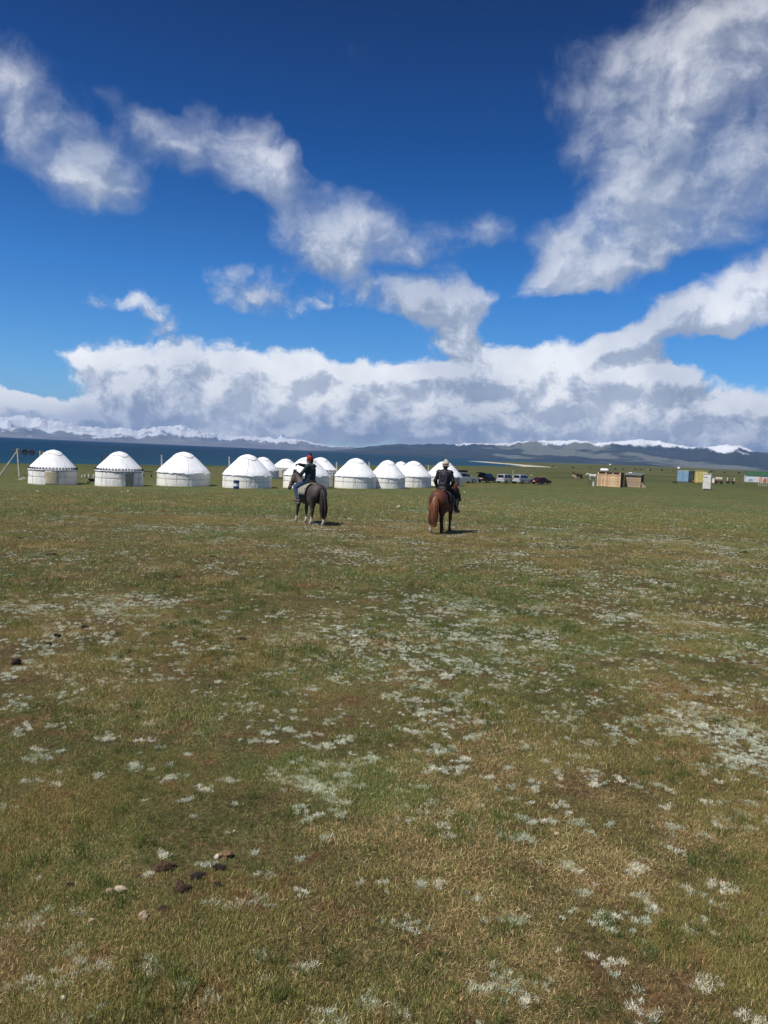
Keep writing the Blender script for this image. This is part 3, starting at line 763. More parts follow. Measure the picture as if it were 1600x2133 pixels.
def clusters(shells):
    XX = []; YY = []; SS = []; TT = []
    for n, r0, r1, sc_, kids, spread in shells:
        x, y = wedge(int(n*QN), r0, r1); k = silver_keep(x, y) > RNG.random(len(x)); x = x[k]; y = y[k]
        big = RNG.gamma(2.2, .5, len(x)); m = np.maximum(1, (kids*big)).astype(int)
        ti = RNG.random(len(x))
        X_ = np.repeat(x, m); Y_ = np.repeat(y, m); B_ = np.repeat(np.sqrt(big), m)
        XX.append(X_+RNG.normal(0, 1, len(X_))*spread*B_); YY.append(Y_+RNG.normal(0, .8, len(X_))*spread*B_)
        SS.append(sc_*RNG.uniform(.6, 1.3, len(X_))); TT.append(np.clip(np.repeat(ti, m)+RNG.normal(0, .15, len(X_)), 0, 1))
    return [np.concatenate(q) for q in (XX, YY, SS, TT)]
x, y, s, tt = clusters([(6500, 2.2, 6.5, .68, 6, .026), (24000, 6.5, 13, .68, 3, .030), (60000, 13, 30, .80, 1.3, .04), (52000, 30, 118, 1.35, 1.2, .08)])
scatter('silver_plants', 'silvery white cushion plants scattered through the grass', [tuft('silver_tuft', 34, .032, .0048, .8, .015, 60+i, .6) for i in range(5)], M_SILV, with_z(x, y), s, tt)
x, y, s = field([(int(1500*QN), 2.2, 7, .72), (int(3500*QN), 7, 16, .95)], lambda x, y: sstep(.50, .62, fbm(x/.8+5, y/.8, 4, 162)))
scatter('green_weeds', 'taller fresh green grass clumps in the foreground', [tuft('weed_tuft', 30, .085, .0042, .5, .035, 90+i, .5) for i in range(4)], grass_material('weed_leaf', 'weed'), with_z(x, y), s, RNG.random(len(x)))
# ------------------------------------------------------------------ yurts
def canvas(name, col, warm):
    m = bpy.data.materials.new(name); m.use_nodes = True; t = NT(m.node_tree); b = t.n['Principled BSDF']
    P = t.n.new('ShaderNodeTexCoord').outputs['Object']
    n = t.noise(P, .9, 5, .6); n2 = t.noise(t.vmath('MULTIPLY', P, (1, 1, .35)), 5, 6, .7, .6)
    z = t.sep(P)[2]
    c = t.mix(t.rng(n, .35, .65), col, warm)
    grime = t.math('MULTIPLY', t.rng(t.math('ADD', z, t.math('MULTIPLY', t.math('SUBTRACT', n2, .5), .9)), .02, .30, 1, 0), .35)
    c = t.mix(grime, c, (.42, .38, .29))
    t.l.new(c, b.inputs['Base Color']); b.inputs['Roughness'].default_value = .8; b.inputs['Specular IOR Level'].default_value = .2
    bp = t.n.new('ShaderNodeBump'); bp.inputs['Strength'].default_value = .5; bp.inputs['Distance'].default_value = .06
    t.l.new(n2, bp.inputs['Height']); t.l.new(bp.outputs[0], b.inputs['Normal'])
    return m
M_ROOF = canvas('white_canvas', (.86, .87, .88), (.80, .81, .82)); M_WALL = canvas('wall_canvas', (.88, .86, .82), (.83, .81, .75))
M_ROPE = mat('rope', (.26, .24, .21), .9, .2, 20); M_SEAM = mat('seam_cord', (.40, .39, .36), .9, .2, 20)
M_FELT = mat('cream_felt', (.62, .54, .38), .95, .12, 4, .4, 30); M_FELTG = mat('grey_felt', (.40, .38, .31), .95, .15, 4, .4, 30)
M_ORN = mat('black_ornament', (.03, .028, .03), .9, .2, 20)
M_PIPE = mat('pipe_dark', (.06, .05, .045), .6, .3, 10, metal=.3); M_PIPEL = mat('pipe_zinc', (.60, .61, .60), .45, .2, 10, metal=.5)
M_DOORDARK = mat('door_wood', (.10, .06, .04), .7, .2, 6)
def roofz(q, wh, H):           # height of the roof at relative radius q
    pr = [(1.02, wh-.01), (1.0, wh+.015), (.96, wh+.09), (.90, wh+.155), (.80, wh+.25), (.66, wh+.388), (.52, wh+.52), (.42, wh+.612), (.34, wh+.675), (.25, wh+.727), (.15, wh+.755), (.07, wh+.778), (0, wh+.785)]
    pr = [(a, wh+(b-wh)*(H-wh)/.785) for a, b in pr][::-1]
    return np.interp(q, [a for a, b in pr], [b for a, b in pr])
def ring(rad, z, r, seg=72, seed=0, wob=.01, arc=None, fn=None):
    a0, a1 = arc if arc else (0, 2*math.pi)
    return [(rad(a)*math.cos(a), rad(a)*math.sin(a), z+wob*math.sin(a*5+seed)+wob*.6*math.sin(a*11+seed*2)) for a in [a0+(a1-a0)*k/seg for k in range(seg+1)]]
def yurt(px, base, w, h, wall_h, label, band=False, door=None, doormat=None, pipes=(), turn=0, lift=0, seam=1, dist=None):
    c = hit(px, base); k = F_PX*math.hypot(c.x, c.y)/c.y**2; kh = F_PX/c.y      # a round thing off the axis shows wider
    R = w/2/k; R = R/(1-R/math.hypot(c.x, c.y)*1.0)*1.0
    u = Vector((c.x, c.y, 0)).normalized(); p = Vector((c.x, c.y, 0))+u*R
    H = h/kh/R*1.04; WH = wall_h/kh/R*1.02
    seed = int(px) % 97
    T = empty('yurt', (p.x, p.y, gz(c.x, c.y)-.03)); T.rotation_euler.z = math.atan2(-u.y, -u.x)     # local +x faces the camera
    tag(T, label, 'yurt', 'white yurts of the lakeside camp')
    n = 144
    def rad(a): return R*(1+.006*math.sin(3*a+seed)+.004*math.sin(7*a+2*seed))
    # wall cloth
    zz = np.linspace(-.06, WH*R, 22); aa = np.linspace(0, 2*np.pi, n, endpoint=False)
    A, Z = np.meshgrid(aa, zz)
    fold = .014*np.sin(A*31+np.sin(A*5+seed)*2+Z*1.3)*(.4+.6*np.sin(A*3+seed)**2)+.018*(fbm(A*9+seed, Z*2.2, 4, seed)-.5)*2
    pinch = -.030*np.exp(-((Z-WH*R*.52)/.05)**2)-.028*np.exp(-((Z-WH*R*.96)/.06)**2)
    rr_ = np.vectorize(rad)(A)*(1-.0)+fold+pinch+.03*(1-Z/(WH*R))
    grid_mesh('wall_cloth', rr_*np.cos(A), rr_*np.sin(A), Z, M_WALL, wrap_u=True, parent=T)
    # roof cloth with a loose scalloped hem
    qq = np.array([1.025, 1.02, 1.0, .97, .93, .88, .82, .75, .68, .6, .52, .46, .41, .36, .30, .22, .14, .07, .0])
    A, Q = np.meshgrid(aa, qq)
    Zr = roofz(Q, WH, H)*R
    hem = np.where(Q > 1.01, (.05*np.sin(A*9+seed)+.03*np.sin(A*23+seed*3))*R*.5*(Q-1.0)/.025, 0)
    ribs = .003*R*np.sin(A*24)*np.clip((Q-.35)*3, 0, 1)*np.clip((1.0-Q)*6, 0, 1)
    wr = .030*(fbm(A*7+seed, Q*6, 4, seed+5)-.5)*R*np.clip(Q*2, 0, 1)
    rq = np.vectorize(rad)(A)*Q
    grid_mesh('roof_cloth', rq*np.cos(A), rq*np.sin(A), Zr+hem+ribs*.7+wr, M_ROOF, wrap_u=True, parent=T)
    # crown cover: a separate square of canvas laid over the top
    ql = np.linspace(.43, 0, 9); A, Q = np.meshgrid(aa, ql); sqr = 1+.10*np.cos(4*(A-.5))
    Q2 = Q*np.where(Q > .3, sqr, 1+(sqr-1)*Q/.3)
    Zc = roofz(Q2, WH, H)*R+.010*R
    rq = R*Q2
    cc = grid_mesh('crown_cover', rq*np.cos(A), rq*np.sin(A), Zc, M_ROOF, wrap_u=True, parent=T)
    cord = MB(); Q0 = .43
    cord.tube([(R*Q0*(1+.10*math.cos(4*(a-.5)))*math.cos(a), R*Q0*(1+.10*math.cos(4*(a-.5)))*math.sin(a), float(roofz(Q0*(1+.10*math.cos(4*(a-.5))), WH, H))*R+.008*R) for a in np.linspace(0, 2*math.pi, 73)], .022, 5)
    cord.build('crown_cord', M_SEAM, cc, fix=False)
    # ropes round the wall
    for zf in (.52, .97) if not band else (.52, .90):
        MB().tube(ring(lambda a: rad(a)+.015, WH*R*zf, 0, seed=seed, wob=.012), .015, 5).build('wall_rope', M_ROPE, T, fix=False)
    # hem ties and seams over the roof
    for j, a in enumerate([turn+.1, turn+1.9, turn+3.4, turn+4.9][:4 if seam else 2]):
        pts = [(rad(a)*q*math.cos(a+.10*math.sin(q*3)), rad(a)*q*math.sin(a+.10*math.sin(q*3)), float(roofz(q, WH, H))*R+.03) for q in np.linspace(.44, 1.03, 12)]
        pts += [((rad(a)+.035)*math.cos(a+.03), (rad(a)+.035)*math.sin(a+.03), z) for z in (WH*R*.8, WH*R*.5, .05)]
        MB().tube(pts, .011, 5).build('seam_cord', M_SEAM, T, fix=False)
    rs = random.Random(seed)
    for j in range(5):
        a = rs.uniform(-1.3, 1.3); b = a+rs.uniform(-.22, .22)
        MB().tube([((rad(a)+.04)*math.cos(a), (rad(a)+.04)*math.sin(a), WH*R*.96), ((rad(b)+.05)*math.cos(b), (rad(b)+.05)*math.sin(b), WH*R*rs.choice((.52, .05)))], .011, 4).build('tie_cord', M_SEAM, T, fix=False)
    # loose hem shadow line: folded lower edge of the roof cloth
    V = []; F_ = []
    for i, a in enumerate(np.linspace(0, 2*math.pi, 145)):
        r0 = rad(a)*1.028; zt = roofz(1.0, WH, H)*R-.01; dz = .10+.035*math.sin(a*9+seed)+.02*math.sin(a*27+seed*2)+.02*math.sin(a*4)
        V += [(r0*math.cos(a), r0*math.sin(a), zt), (r0*1.006*math.cos(a), r0*1.006*math.sin(a), zt-dz*.8)]
        if i: F_.append((2*i-2, 2*i, 2*i+1, 2*i-1))
    mesh_obj('roof_hem', V, F_, M_ROOF, T, True)
    if band:                                   # applied black scroll ornament along the eave
        ob = MB(); zb = WH*R+.02; nm = 46
        for i in range(nm):
            a = 2*math.pi*i/nm; s = 2*math.pi*R/nm
            def P(u_, v_): 
                al = a+u_*s/R; rr2 = rad(al)*1.0+.045-max(0, v_-.1)*.16; return (rr2*math.cos(al), rr2*math.sin(al), zb-.06+v_*1.0)
            sg = 1 if i % 2 else -1
            for pts in ([(-.45, .02), (-.2, .06), (0, .30), (.2, .06), (.45, .02)], [(0, .30), (-.22*1, .27), (-.30, .17), (-.20, .12)], [(0, .30), (.22, .27), (.30, .17), (.20, .12)]):
                ob.tube([P(x_*1.0, y_) for x_, y_ in pts], .030, 4)
        ob.tube(ring(lambda a: rad(a)+.05, zb-.10, 0, seed=seed, wob=.004), .020, 4)
        o = ob.build('ornament_band', M_ORN, T, fix=False); tag(o, kind='stuff')
    if door is not None:                       # felt door flap, (angle, width in m, material)
        a0, dw, fm = door
        V = []; F_ = []; nu, nv = 9, 9
        for iv in range(nv):
            for iu in range(nu):
                al = a0+(iu/(nu-1)-.5)*dw/R*(1+.05*math.sin(iv*1.1)); z = .02+(WH*R*.93)*iv/(nv-1)
                r2 = rad(al)+.06+.012*math.sin(iu*2.1+iv)+.02*(1-iv/nv)
                V.append((r2*math.cos(al), r2*math.sin(al), z))
        for iv in range(nv-1):
            for iu in range(nu-1):
                q = iv*nu+iu; F_.append((q, q+1, q+nu+1, q+nu))
        dd = mesh_obj('door_flap', V, F_, fm, T, True)
        so = dd.modifiers.new('felt', 'SOLIDIFY'); so.thickness = .02
        for sg in (-1, 1):
            al = a0+sg*dw/R/2*1.04; MB().tube([((rad(al)+.06)*math.cos(al), (rad(al)+.06)*math.sin(al), z) for z in (0, WH*R*.95)], .025, 5).build('door_edge', M_SEAM, dd, fix=False)
    for (dpx, top, kind) in pipes:             # stove pipes: offset in photo pixels from the yurt centre, top height in px above the base
        lx = dpx/k*1.03; q = min(abs(lx)/R, .9); zt = top/kh*1.04
        zb = float(roofz(min(.98, q), WH, H))*R-.15 if abs(lx) < R*.98 else .0
        # local y is to the photographer's right when +x faces the camera
        lean = .06 if kind != 'dark' else .0
        pm = M_PIPE if kind == 'dark' else M_PIPEL
        yy = lx
        m_ = MB(); m_.tube([(0.0 if abs(lx) < R*.98 else -.1, yy, zb), (0, yy-lean, zt)], .075, 10)
        pp = m_.build('stove_pipe', pm, T, True)
        cp = MB(); cp.lathe([(.0, .10), (.13, .02), (.13, -.02), (.085, -.04)], 10, (0, yy-lean, zt+.03)); cp.build('pipe_cap', M_PIPE, pp, True)
    return T, R, k
YF = M_FELT
Y = {}
Y[1] = yurt(110.5, 1010, 102, 70, 31, 'yurt with black scroll band and cream door flap, beside the log frame', band=True, door=(-.06, 1.35, M_FELT), pipes=((-21, 66, 'light'),), turn=.4)
Y[2] = yurt(248, 1013.5, 100, 70, 32, 'yurt with black scroll band and greyish door flap right of centre, second from the left', band=True, door=(.43, .95, M_FELTG), pipes=((-36, 60, 'dark'),), turn=.8)
Y[3] = yurt(382, 1013.5, 110, 69, 28, 'plain white yurt third from the left, a pale stove pipe at its left', pipes=((-46, 62, 'light'),), turn=.05)
Y[4] = yurt(514.5, 1017.5, 102, 68, 27, 'plain white yurt with the blue and white barrel standing in front of it', pipes=((-38, 63, 'light'),), turn=-.15)
Y[5] = yurt(547, 997, 68, 43, 17, 'far white yurt half hidden behind the yurt with the barrel', turn=.9)
Y[6] = yurt(595, 995.5, 62, 38, 18, 'small far white yurt with dark eave band and two stove pipes before it', band=True, door=(-.45, 1.3, M_FELT), pipes=((0, 31, 'dark'), (7, 33, 'dark')), turn=2)
Y[7] = yurt(638, 1018, 95, 63, 27, 'plain white yurt right behind the rider with the red hat', turn=1.2)
Y[8] = yurt(666, 1014, 74, 59, 31, 'white yurt with dark eave band just right behind the rider in the red hat', band=True, door=(.98, .8, M_FELTG), turn=2)
Y[9] = yurt(740, 1018, 87, 61, 25, 'broad plain white yurt standing just right of the rider with the red hat', pipes=((-40, 52, 'light'),), turn=.75)
Y[10] = yurt(806, 1018, 74, 57, 23, 'plain white yurt with a vertical seam down its front, between two white yurts', pipes=((-38, 53, 'light'),), turn=-.1)
Y[11] = yurt(834, 1003, 50, 40, 19, 'small far white yurt peeping out between two front yurts with two thin pipes', pipes=((-9, 31, 'dark'), (-5, 29, 'dark')), turn=.2)
Y[12] = yurt(860, 1015.5, 75, 53, 23, 'plain white yurt left of the rider in black, with a slanting tie rope', pipes=((26, 34, 'light'),), turn=.9)
Y[13] = yurt(924, 1013, 75, 50, 20, 'white yurt with a grey door flap behind the rider in black, last of the row', door=(.72, 1.3, M_FELTG), pipes=((-33, 42, 'light'),), turn=1.6)
# ------------------------------------------------------------------ things round the camp
M_LOG = mat('peeled_log', (.55, .50, .40), .8, .2, 6, .3, 30); M_LOGD = mat('dark_log', (.10, .075, .055), .8, .2, 6, .3, 30)
M_RUB = mat('black_rubber', (.02, .018, .018), .8, .2, 10); M_RUBR = mat('worn_red_rubber', (.07, .02, .02), .8, .2, 10)
M_STEEL = mat('dark_steel', (.05, .05, .05), .5, .2, 10, metal=.5)
def place(px, py, name, label, cat, group=None, rz=0, sink=0):
    p = hit(px, py); o = empty(name, (p.x, p.y, p.z-sink), rz); tag(o, label, cat, group); return o, ppm(p), p
# log swing frame left of the first yurt
c, k, p = place(60, 993, 'log_swing', 'tall frame of pale logs with two dark tyres on its beam', 'swing')
g = lambda dx, z: ((dx)/k, z/k)
def L(dx, z, dy=0): return (dx/k, dy, z/k)
zb = 53
MB().tube([L(-38, zb+1.5), L(0, zb-1.5), L(30, zb-4)], [.07, .08, .06], 8).build('cross_beam', M_LOGD, c, True)
for a, b in (((-57, 0, -.4), (-22, 57, .1)), ((-32, -1, 1.6), (-23, 55, .1)), ((-13, -1, -.9), (-25, 57, 0))):
    MB().tube([L(*a), L(*b)], [.11, .08], 8).build('support_log', M_LOG, c, True)
for a, b in (((36, -5, -.8), (22, 54, .05)), ((14, -2, 1.7), (22, 54, .05)), ((30, 2, .9), (23, 54, .05))):
    MB().tube([L(*a), L(*b)], [.11, .08], 8).build('support_log', M_LOG, c, True)
for dx, m_ in ((-8, M_RUB), (6, M_RUBR)):
    t_ = MB(); t_.lathe([(.28*math.cos(q)*.0+.30+.10*math.cos(q), .09*math.sin(q)) for q in np.linspace(0, 2*math.pi, 9)], 20, (dx/k, -.1, (zb-2)/k), 'Y'); t_.build('tyre', m_, c, True)
for dx in (-8, -4, 6): MB().tube([L(dx, zb-2), L(dx, 18, .1)], .018, 5).build('hanging_rope', M_ROPE, c)
# stools (log blocks) between first and second yurt
M_BLK = mat('pale_block', (.55, .50, .40), .9, .15, 5)
for i, (px, py, s) in enumerate(((172, 995, .30), (178, 995, .36), (186, 994.5, .36), (196, 995, .38))):
    m_ = MB(); m_.lathe([(0, 0), (s*.5, 0), (s*.52, s*.5), (s*.5, s*1.25), (0, s*1.28)], 12); o = m_.build('log_stool', M_BLK, None, True)
    p = hit(px, py); o.location = p; tag(o, ['smallest pale block stool, nearest the first yurt', 'pale block stool second in the row from the first yurt', 'pale block stool third in the row from the first yurt', 'largest pale block stool, touching the second yurt in view'][i], 'stool', 'pale block stools between the two banded yurts')
# bench table right of yurt 2
c, k, p = place(307, 994, 'bench', 'dark wooden bench with slatted back right of the second yurt', 'bench')
MB().box((0, 0, .48), (1.5, .42, .05)).build('seat', M_LOGD, c); MB().box((0, .22, .85), (1.5, .05, .22)).build('backrest', M_LOGD, c)
for sx_ in (-.6, .6):
    for sy_ in (-.15, .2): MB().box((sx_, sy_, .25), (.08, .08, .5)).build('leg', M_LOGD, c)
# wheelbarrow
c, k, p = place(193, 1009, 'wheelbarrow', 'dark wheelbarrow parked against the second yurt', 'wheelbarrow')
m_ = MB(); m_.add([(-.28, -.2, .35), (.28, -.2, .35), (.28, .2, .35), (-.28, .2, .35), (-.48, -.34, .68), (.5, -.34, .68), (.5, .34, .68), (-.48, .34, .68)], [(3, 2, 1, 0), (0, 1, 5, 4), (1, 2, 6, 5), (2, 3, 7, 6), (3, 0, 4, 7)]); m_.build('tray', M_STEEL, c)
w_ = MB(); w_.lathe([(.10, -.04), (.18, -.04), (.18, .04), (.10, .04), (.10, -.04)], 16, (-.5, 0, .18), 'Y'); w_.build('wheel', M_RUB, c, True)
for sy_ in (-.22, .22):
    MB().tube([(-.5, sy_*.4, .18), (.1, sy_, .36), (.85, sy_*1.2, .52)], .022, 6).build('handle', M_STEEL, c, True)
    MB().tube([(.28, sy_, .38), (.32, sy_, .0)], .02, 6).build('leg', M_STEEL, c, True)
# small heap left
c, k, p = place(44, 1000, 'firewood_heap', 'small heap of pale sticks at the foot of the log frame', 'firewood')
rs = random.Random(4)
for i in range(6): MB().tube([(rs.uniform(-.4, 0), rs.uniform(-.2, .2), .04+.04*i), (rs.uniform(.2, .6), rs.uniform(-.2, .2), .04+.05*i)], .035, 6).build('stick', M_LOG, c, True)
# side clutter left of yurt 1
c, k, p = place(57, 1000, 'camp_table', 'small low wooden table left of the first yurt', 'table')
MB().box((0, 0, .62), (.9, .6, .05)).build('tabletop', M_LOGD, c)
for sx_ in (-.38, .38):
    for sy_ in (-.24, .24): MB().box((sx_, sy_, .3), (.06, .06, .6)).build('leg', M_LOG, c)
# barrel
M_BLUE = mat('barrel_blue', (.01, .06, .17), .45, .2, 5); M_WHITE = mat('barrel_white', (.75, .76, .76), .5, .1, 5)
c, k, p = place(492, 1018.5, 'barrel', 'blue steel barrel with a white middle band in front of a yurt', 'barrel')
r = 6.1/k; H = 18/k
MB().lathe([(0, .01), (r, .01), (r*1.03, .03), (r, .06), (r, H*.33)], 24).lathe([(r, H*.66), (r, H-.06), (r*1.03, H-.03), (r, H), (r*.96, H-.02), (0, H-.02)], 24).build('drum', M_BLUE, c, True)
MB().lathe([(r, H*.33), (r*1.03, H*.35), (r, H*.37), (r, H*.63), (r*1.03, H*.65), (r, H*.66)], 24).build('band', M_WHITE, c, True)
MB().lathe([(.03, 0), (.03, .02), (0, .02)], 8, (r*.6, 0, H-.02)).build('cap', M_STEEL, c)

# ------------------------------------------------------------------ vehicles
def paint(name, col, rough=.3, metal=.3): return mat(name, col, rough, .06, 3, metal=metal, spec=.5)
M_GLASS = mat('dark_glass', (.012, .015, .018), .12, .05, 3, spec=.6); M_TYRE = mat('tyre_rubber', (.02, .02, .02), .85, .1, 10)
M_RIM = mat('alloy_rim', (.5, .5, .5), .35, .1, 5, metal=.7); M_TAIL = mat('tail_lamp', (.30, .012, .012), .3, .1, 5); M_PLATE = mat('number_plate', (.75, .75, .72), .5, .05, 5)
M_BLKP = mat('black_plastic', (.02, .02, .022), .6, .1, 8); M_HLAMP = mat('head_lamp', (.6, .62, .65), .15, .05, 3)
def car(name, label, px, py, hpx, heading, pm, kind='suv', open_gate=False, box=False):
    """local +x is the front of the car"""
    p = hit(px, py); k = ppm(p)
    H = {'suv': 1.82, 'sedan': 1.43}[kind]; s = hpx/k/H
    c = empty(name, (p.x, p.y, p.z-.02), heading); tag(c, label, 'car', 'cars parked in a row right of the yurts'); c.scale = (s, s, s)
    if kind == 'suv':
        L_, W_ = 4.7, 1.86
        low = [(-2.33, .42), (-2.38, .62), (-2.34, 1.02), (1.05, 1.06), (2.05, .98), (2.3, .86), (2.36, .5), (2.25, .34), (-2.2, .34)]
        cab = [(-2.26, 1.02), (-2.10, 1.62), (-1.95, 1.74), (.10, 1.76), (.35, 1.70), (1.12, 1.05)]
        wx = (-1.42, 1.45); wr_ = .385
    else:
        L_, W_ = 4.6, 1.72
        low = [(-2.25, .38), (-2.32, .55), (-2.28, .92), (-1.6, .97), (1.1, .94), (2.1, .78), (2.3, .6), (2.28, .36), (-2.15, .3)]
        cab = [(-1.75, .95), (-1.15, 1.34), (-.85, 1.41), (.25, 1.41), (.5, 1.36), (1.2, .93)]
        wx = (-1.38, 1.42); wr_ = .32
    # lower body with wheel arches cut as real arcs
    poly = []
    bottom = low[-2][1]
    prof = [q for q in low]
    top = low[:6]
    arch = []
    for x0 in (wx[1], wx[0]):
        arch += [(x0+(wr_+.06)*math.cos(a), .30+(wr_+.06)*math.sin(a)) for a in np.linspace(0.05, math.pi-.05, 9)]
    poly = low[:8]+[(x, z) for x, z in arch]+[(low[8][0], low[8][1])]
    b = MB(); n = len(poly)
    # ring sections across the width for rounded flanks
    secs = [(-W_/2, .93), (-W_/2+.08, 1.0), (W_/2-.08, 1.0), (W_/2, .93)]
    V = []; F_ = []
    for y, f in secs:
        for (x, z) in poly: V.append((x*(.985 if f < 1 else 1), y, .62+(z-.62)*f if z > .5 else z))
    for j in range(3):
        for i in range(n): F_.append((j*n+i, j*n+(i+1) % n, (j+1)*n+(i+1) % n, (j+1)*n+i))
    F_ += [tuple(range(n-1, -1, -1)), tuple(range(3*n, 4*n))]
    b.add(V, F_); body = b.build('body', pm, c, True)
    # greenhouse tapering upward
    n = len(cab); V = []
    zt = max(z for x, z in cab); z0 = cab[0][1]
    for sg in (-1, 1):
        for (x, z) in cab: V.append((x, sg*(W_/2-.06-.17*(z-z0)/(zt-z0)), z))
    F_ = [tuple(range(n-1, -1, -1)), tuple(range(n, 2*n))]+[(i, (i+1) % n, (i+1) % n+n, i+n) for i in range(n)]
    MB().add(V, F_).build('cabin', pm, c, True, bevel=.03)
    def ypl(z): return W_/2-.06-.17*(z-z0)/(zt-z0)+.006
    zlo, zhi = z0+.07, zt-.10
    fr = lambda z: np.interp(z, [cab[-1][1], cab[-2][1]], [cab[-1][0], cab[-2][0]])
    bk = lambda z: np.interp(z, [cab[0][1], cab[1][1]], [cab[0][0], cab[1][0]])
    cuts = [(-1, None)]
    xs = [(bk(zlo)+.12, -1.05), (-.98, .02), (.09, fr(zlo)-.16)] if kind == 'suv' else [(bk(zlo)+.38, -.55), (-.48, .25), (.32, fr(zlo)-.22)]
    for sg in (-1, 1):
        for j, (x0, x1) in enumerate(xs):
            xt0 = x0 if j else max(x0, bk(zhi)+.10); xt1 = x1 if j < 2 else fr(zhi)-.12
            if kind == 'sedan' and j == 0: xt0 = bk(zhi)+.10
            q = [(x0, sg*ypl(zlo), zlo), (x1, sg*ypl(zlo), zlo), (xt1, sg*ypl(zhi), zhi), (xt0, sg*ypl(zhi), zhi)]
            q = q+[(a, b_-sg*.03, c_) for a, b_, c_ in q]
            MB().add(q, [(0, 1, 2, 3), (7, 6, 5, 4), (0, 4, 5, 1), (1, 5, 6, 2), (2, 6, 7, 3), (3, 7, 4, 0)]).build('side_window', M_GLASS, c)
        MB().box((-2.34 if kind == 'suv' else -2.28, sg*(W_/2-.12), .92 if kind == 'suv' else .78), (.10, .17, .26 if kind == 'suv' else .16), ch=.02).build('tail_light', M_TAIL, c)
        MB().box((2.26, sg*(W_/2-.24), .78 if kind == 'suv' else .64), (.14, .34, .16), ch=.03).build('headlight', M_HLAMP, c)
        MB().box((fr(zlo)-.25, sg*(W_/2+.06), z0+.12), (.12, .2, .14), ch=.03).build('mirror', pm, c)
    def pane(name_, fn, sgx):
        q = [(fn(zlo)+sgx*.012, -ypl(zlo)+.14, zlo), (fn(zlo)+sgx*.012, ypl(zlo)-.14, zlo), (fn(zhi)+sgx*.012, ypl(zhi)-.12, zhi), (fn(zhi)+sgx*.012, -ypl(zhi)+.12, zhi)]
        q = q+[(a-sgx*.03, b_, c_-.01) for a, b_, c_ in q]
        MB().add(q, [(0, 1, 2, 3), (7, 6, 5, 4), (0, 4, 5, 1), (1, 5, 6, 2), (2, 6, 7, 3), (3, 7, 4, 0)]).build(name_, M_GLASS, c)
    pane('windscreen', fr, 1)
    if not open_gate: pane('rear_window', bk, -1)
    MB().box((-2.36 if kind == 'suv' else -2.29, 0, .47), (.16, W_-.1, .2), ch=.04).build('rear_bumper', M_BLKP if open_gate else pm, c)
    MB().box((2.33 if kind == 'suv' else 2.27, 0, .47), (.14, W_-.12, .2), ch=.04).build('front_bumper', pm, c)
    MB().box((-2.40 if kind == 'suv' else -2.33, 0, .82 if kind == 'suv' else .66), (.03, .52, .12)).build('number_plate', M_PLATE, c)
    for x0 in wx:
        for sg in (-1, 1):
            w = MB(); w.lathe([(wr_*.62, -.11), (wr_*.94, -.12), (wr_, -.08), (wr_, .08), (wr_*.94, .12), (wr_*.62, .11)], 20, (x0, sg*(W_/2-.13), wr_), 'Y')
            o = w.build('wheel', M_TYRE, c, True)
            MB().lathe([(0, -.09), (wr_*.62, -.10), (wr_*.64, .10), (0, .09)], 14, (x0, sg*(W_/2-.13), wr_), 'Y').build('rim', M_RIM, o, True)
    if kind == 'suv':
        for sg in (-1, 1): MB().tube([(-1.8, sg*.66, 1.77), (-1.6, sg*.66, 1.82), (-.1, sg*.66, 1.82), (.1, sg*.66, 1.77)], .022, 6).build('roof_rail', M_BLKP, c)
    if box:
        MB().box((-.5, 0, 2.0), (1.9, .95, .36), ch=.1).build('roof_box', M_BLKP, c, True)
    if open_gate:
        gt = MB(); gt.box((-2.55, 0, 1.86), (1.0, W_-.16, .09), rot=Matrix.Rotation(R_(10), 3, 'Y'), ch=.03); o = gt.build('tailgate', pm, c)
        MB().box((-2.52, 0, 1.92), (.62, W_-.5, .03), rot=Matrix.Rotation(R_(10), 3, 'Y')).build('rear_window', M_GLASS, o)
        MB().box((-2.30, 0, 1.12), (.05, W_-.32, .80)).build('load_bay', M_BLKP, c)
        for (yy, zz, mm) in ((-.42, .95, 'r'), (.12, 1.02, 'r'), (.42, .9, 'g')):
            MB().box((-2.36, yy, zz), (.16, .3, .26), ch=.04).build('luggage', mat('red_bag', (.28, .02, .03), .7) if mm == 'r' else mat('grey_bag', (.35, .35, .37), .7), c)
    return c
HD = math.pi/2       # facing straight away from the camera
car('silver_suv', 'silver off road car with a black roof box half hidden behind the last yurt', 966, 1006, 22.5, HD-R_(62), paint('silver_paint', (.42, .44, .47)), box=True)
car('black_suv', 'black off road car with its tailgate raised and red bags in the boot', 1015, 1005, 19.5, HD-R_(38), paint('black_paint', (.012, .013, .016)), open_gate=True)
car('white_suv', 'silver white off road car just right of the black one', 1054, 1006.5, 19.3, HD-R_(38), paint('pearl_paint', (.55, .57, .58)))
car('white_suv', 'silver white off road car beside the dark red saloon', 1088, 1007, 19.0, HD-R_(42), paint('pearl_paint', (.55, .57, .58)))
car('red_sedan', 'dark red saloon car at the right end of the parked row', 1127, 1009, 15, HD-R_(48), paint('maroon_paint', (.085, .008, .012)), 'sedan')
# thin pole behind the cars
p = hit(1068, 1002); o = MB().tube([(0, 0, 0), (0, 0, 23/ppm(p))], .05, 8).build('pole', mat('pale_pole', (.62, .60, .52), .7), None); o.location = p
tag(o, 'thin pale pole standing upright between the two silver white cars', 'pole')

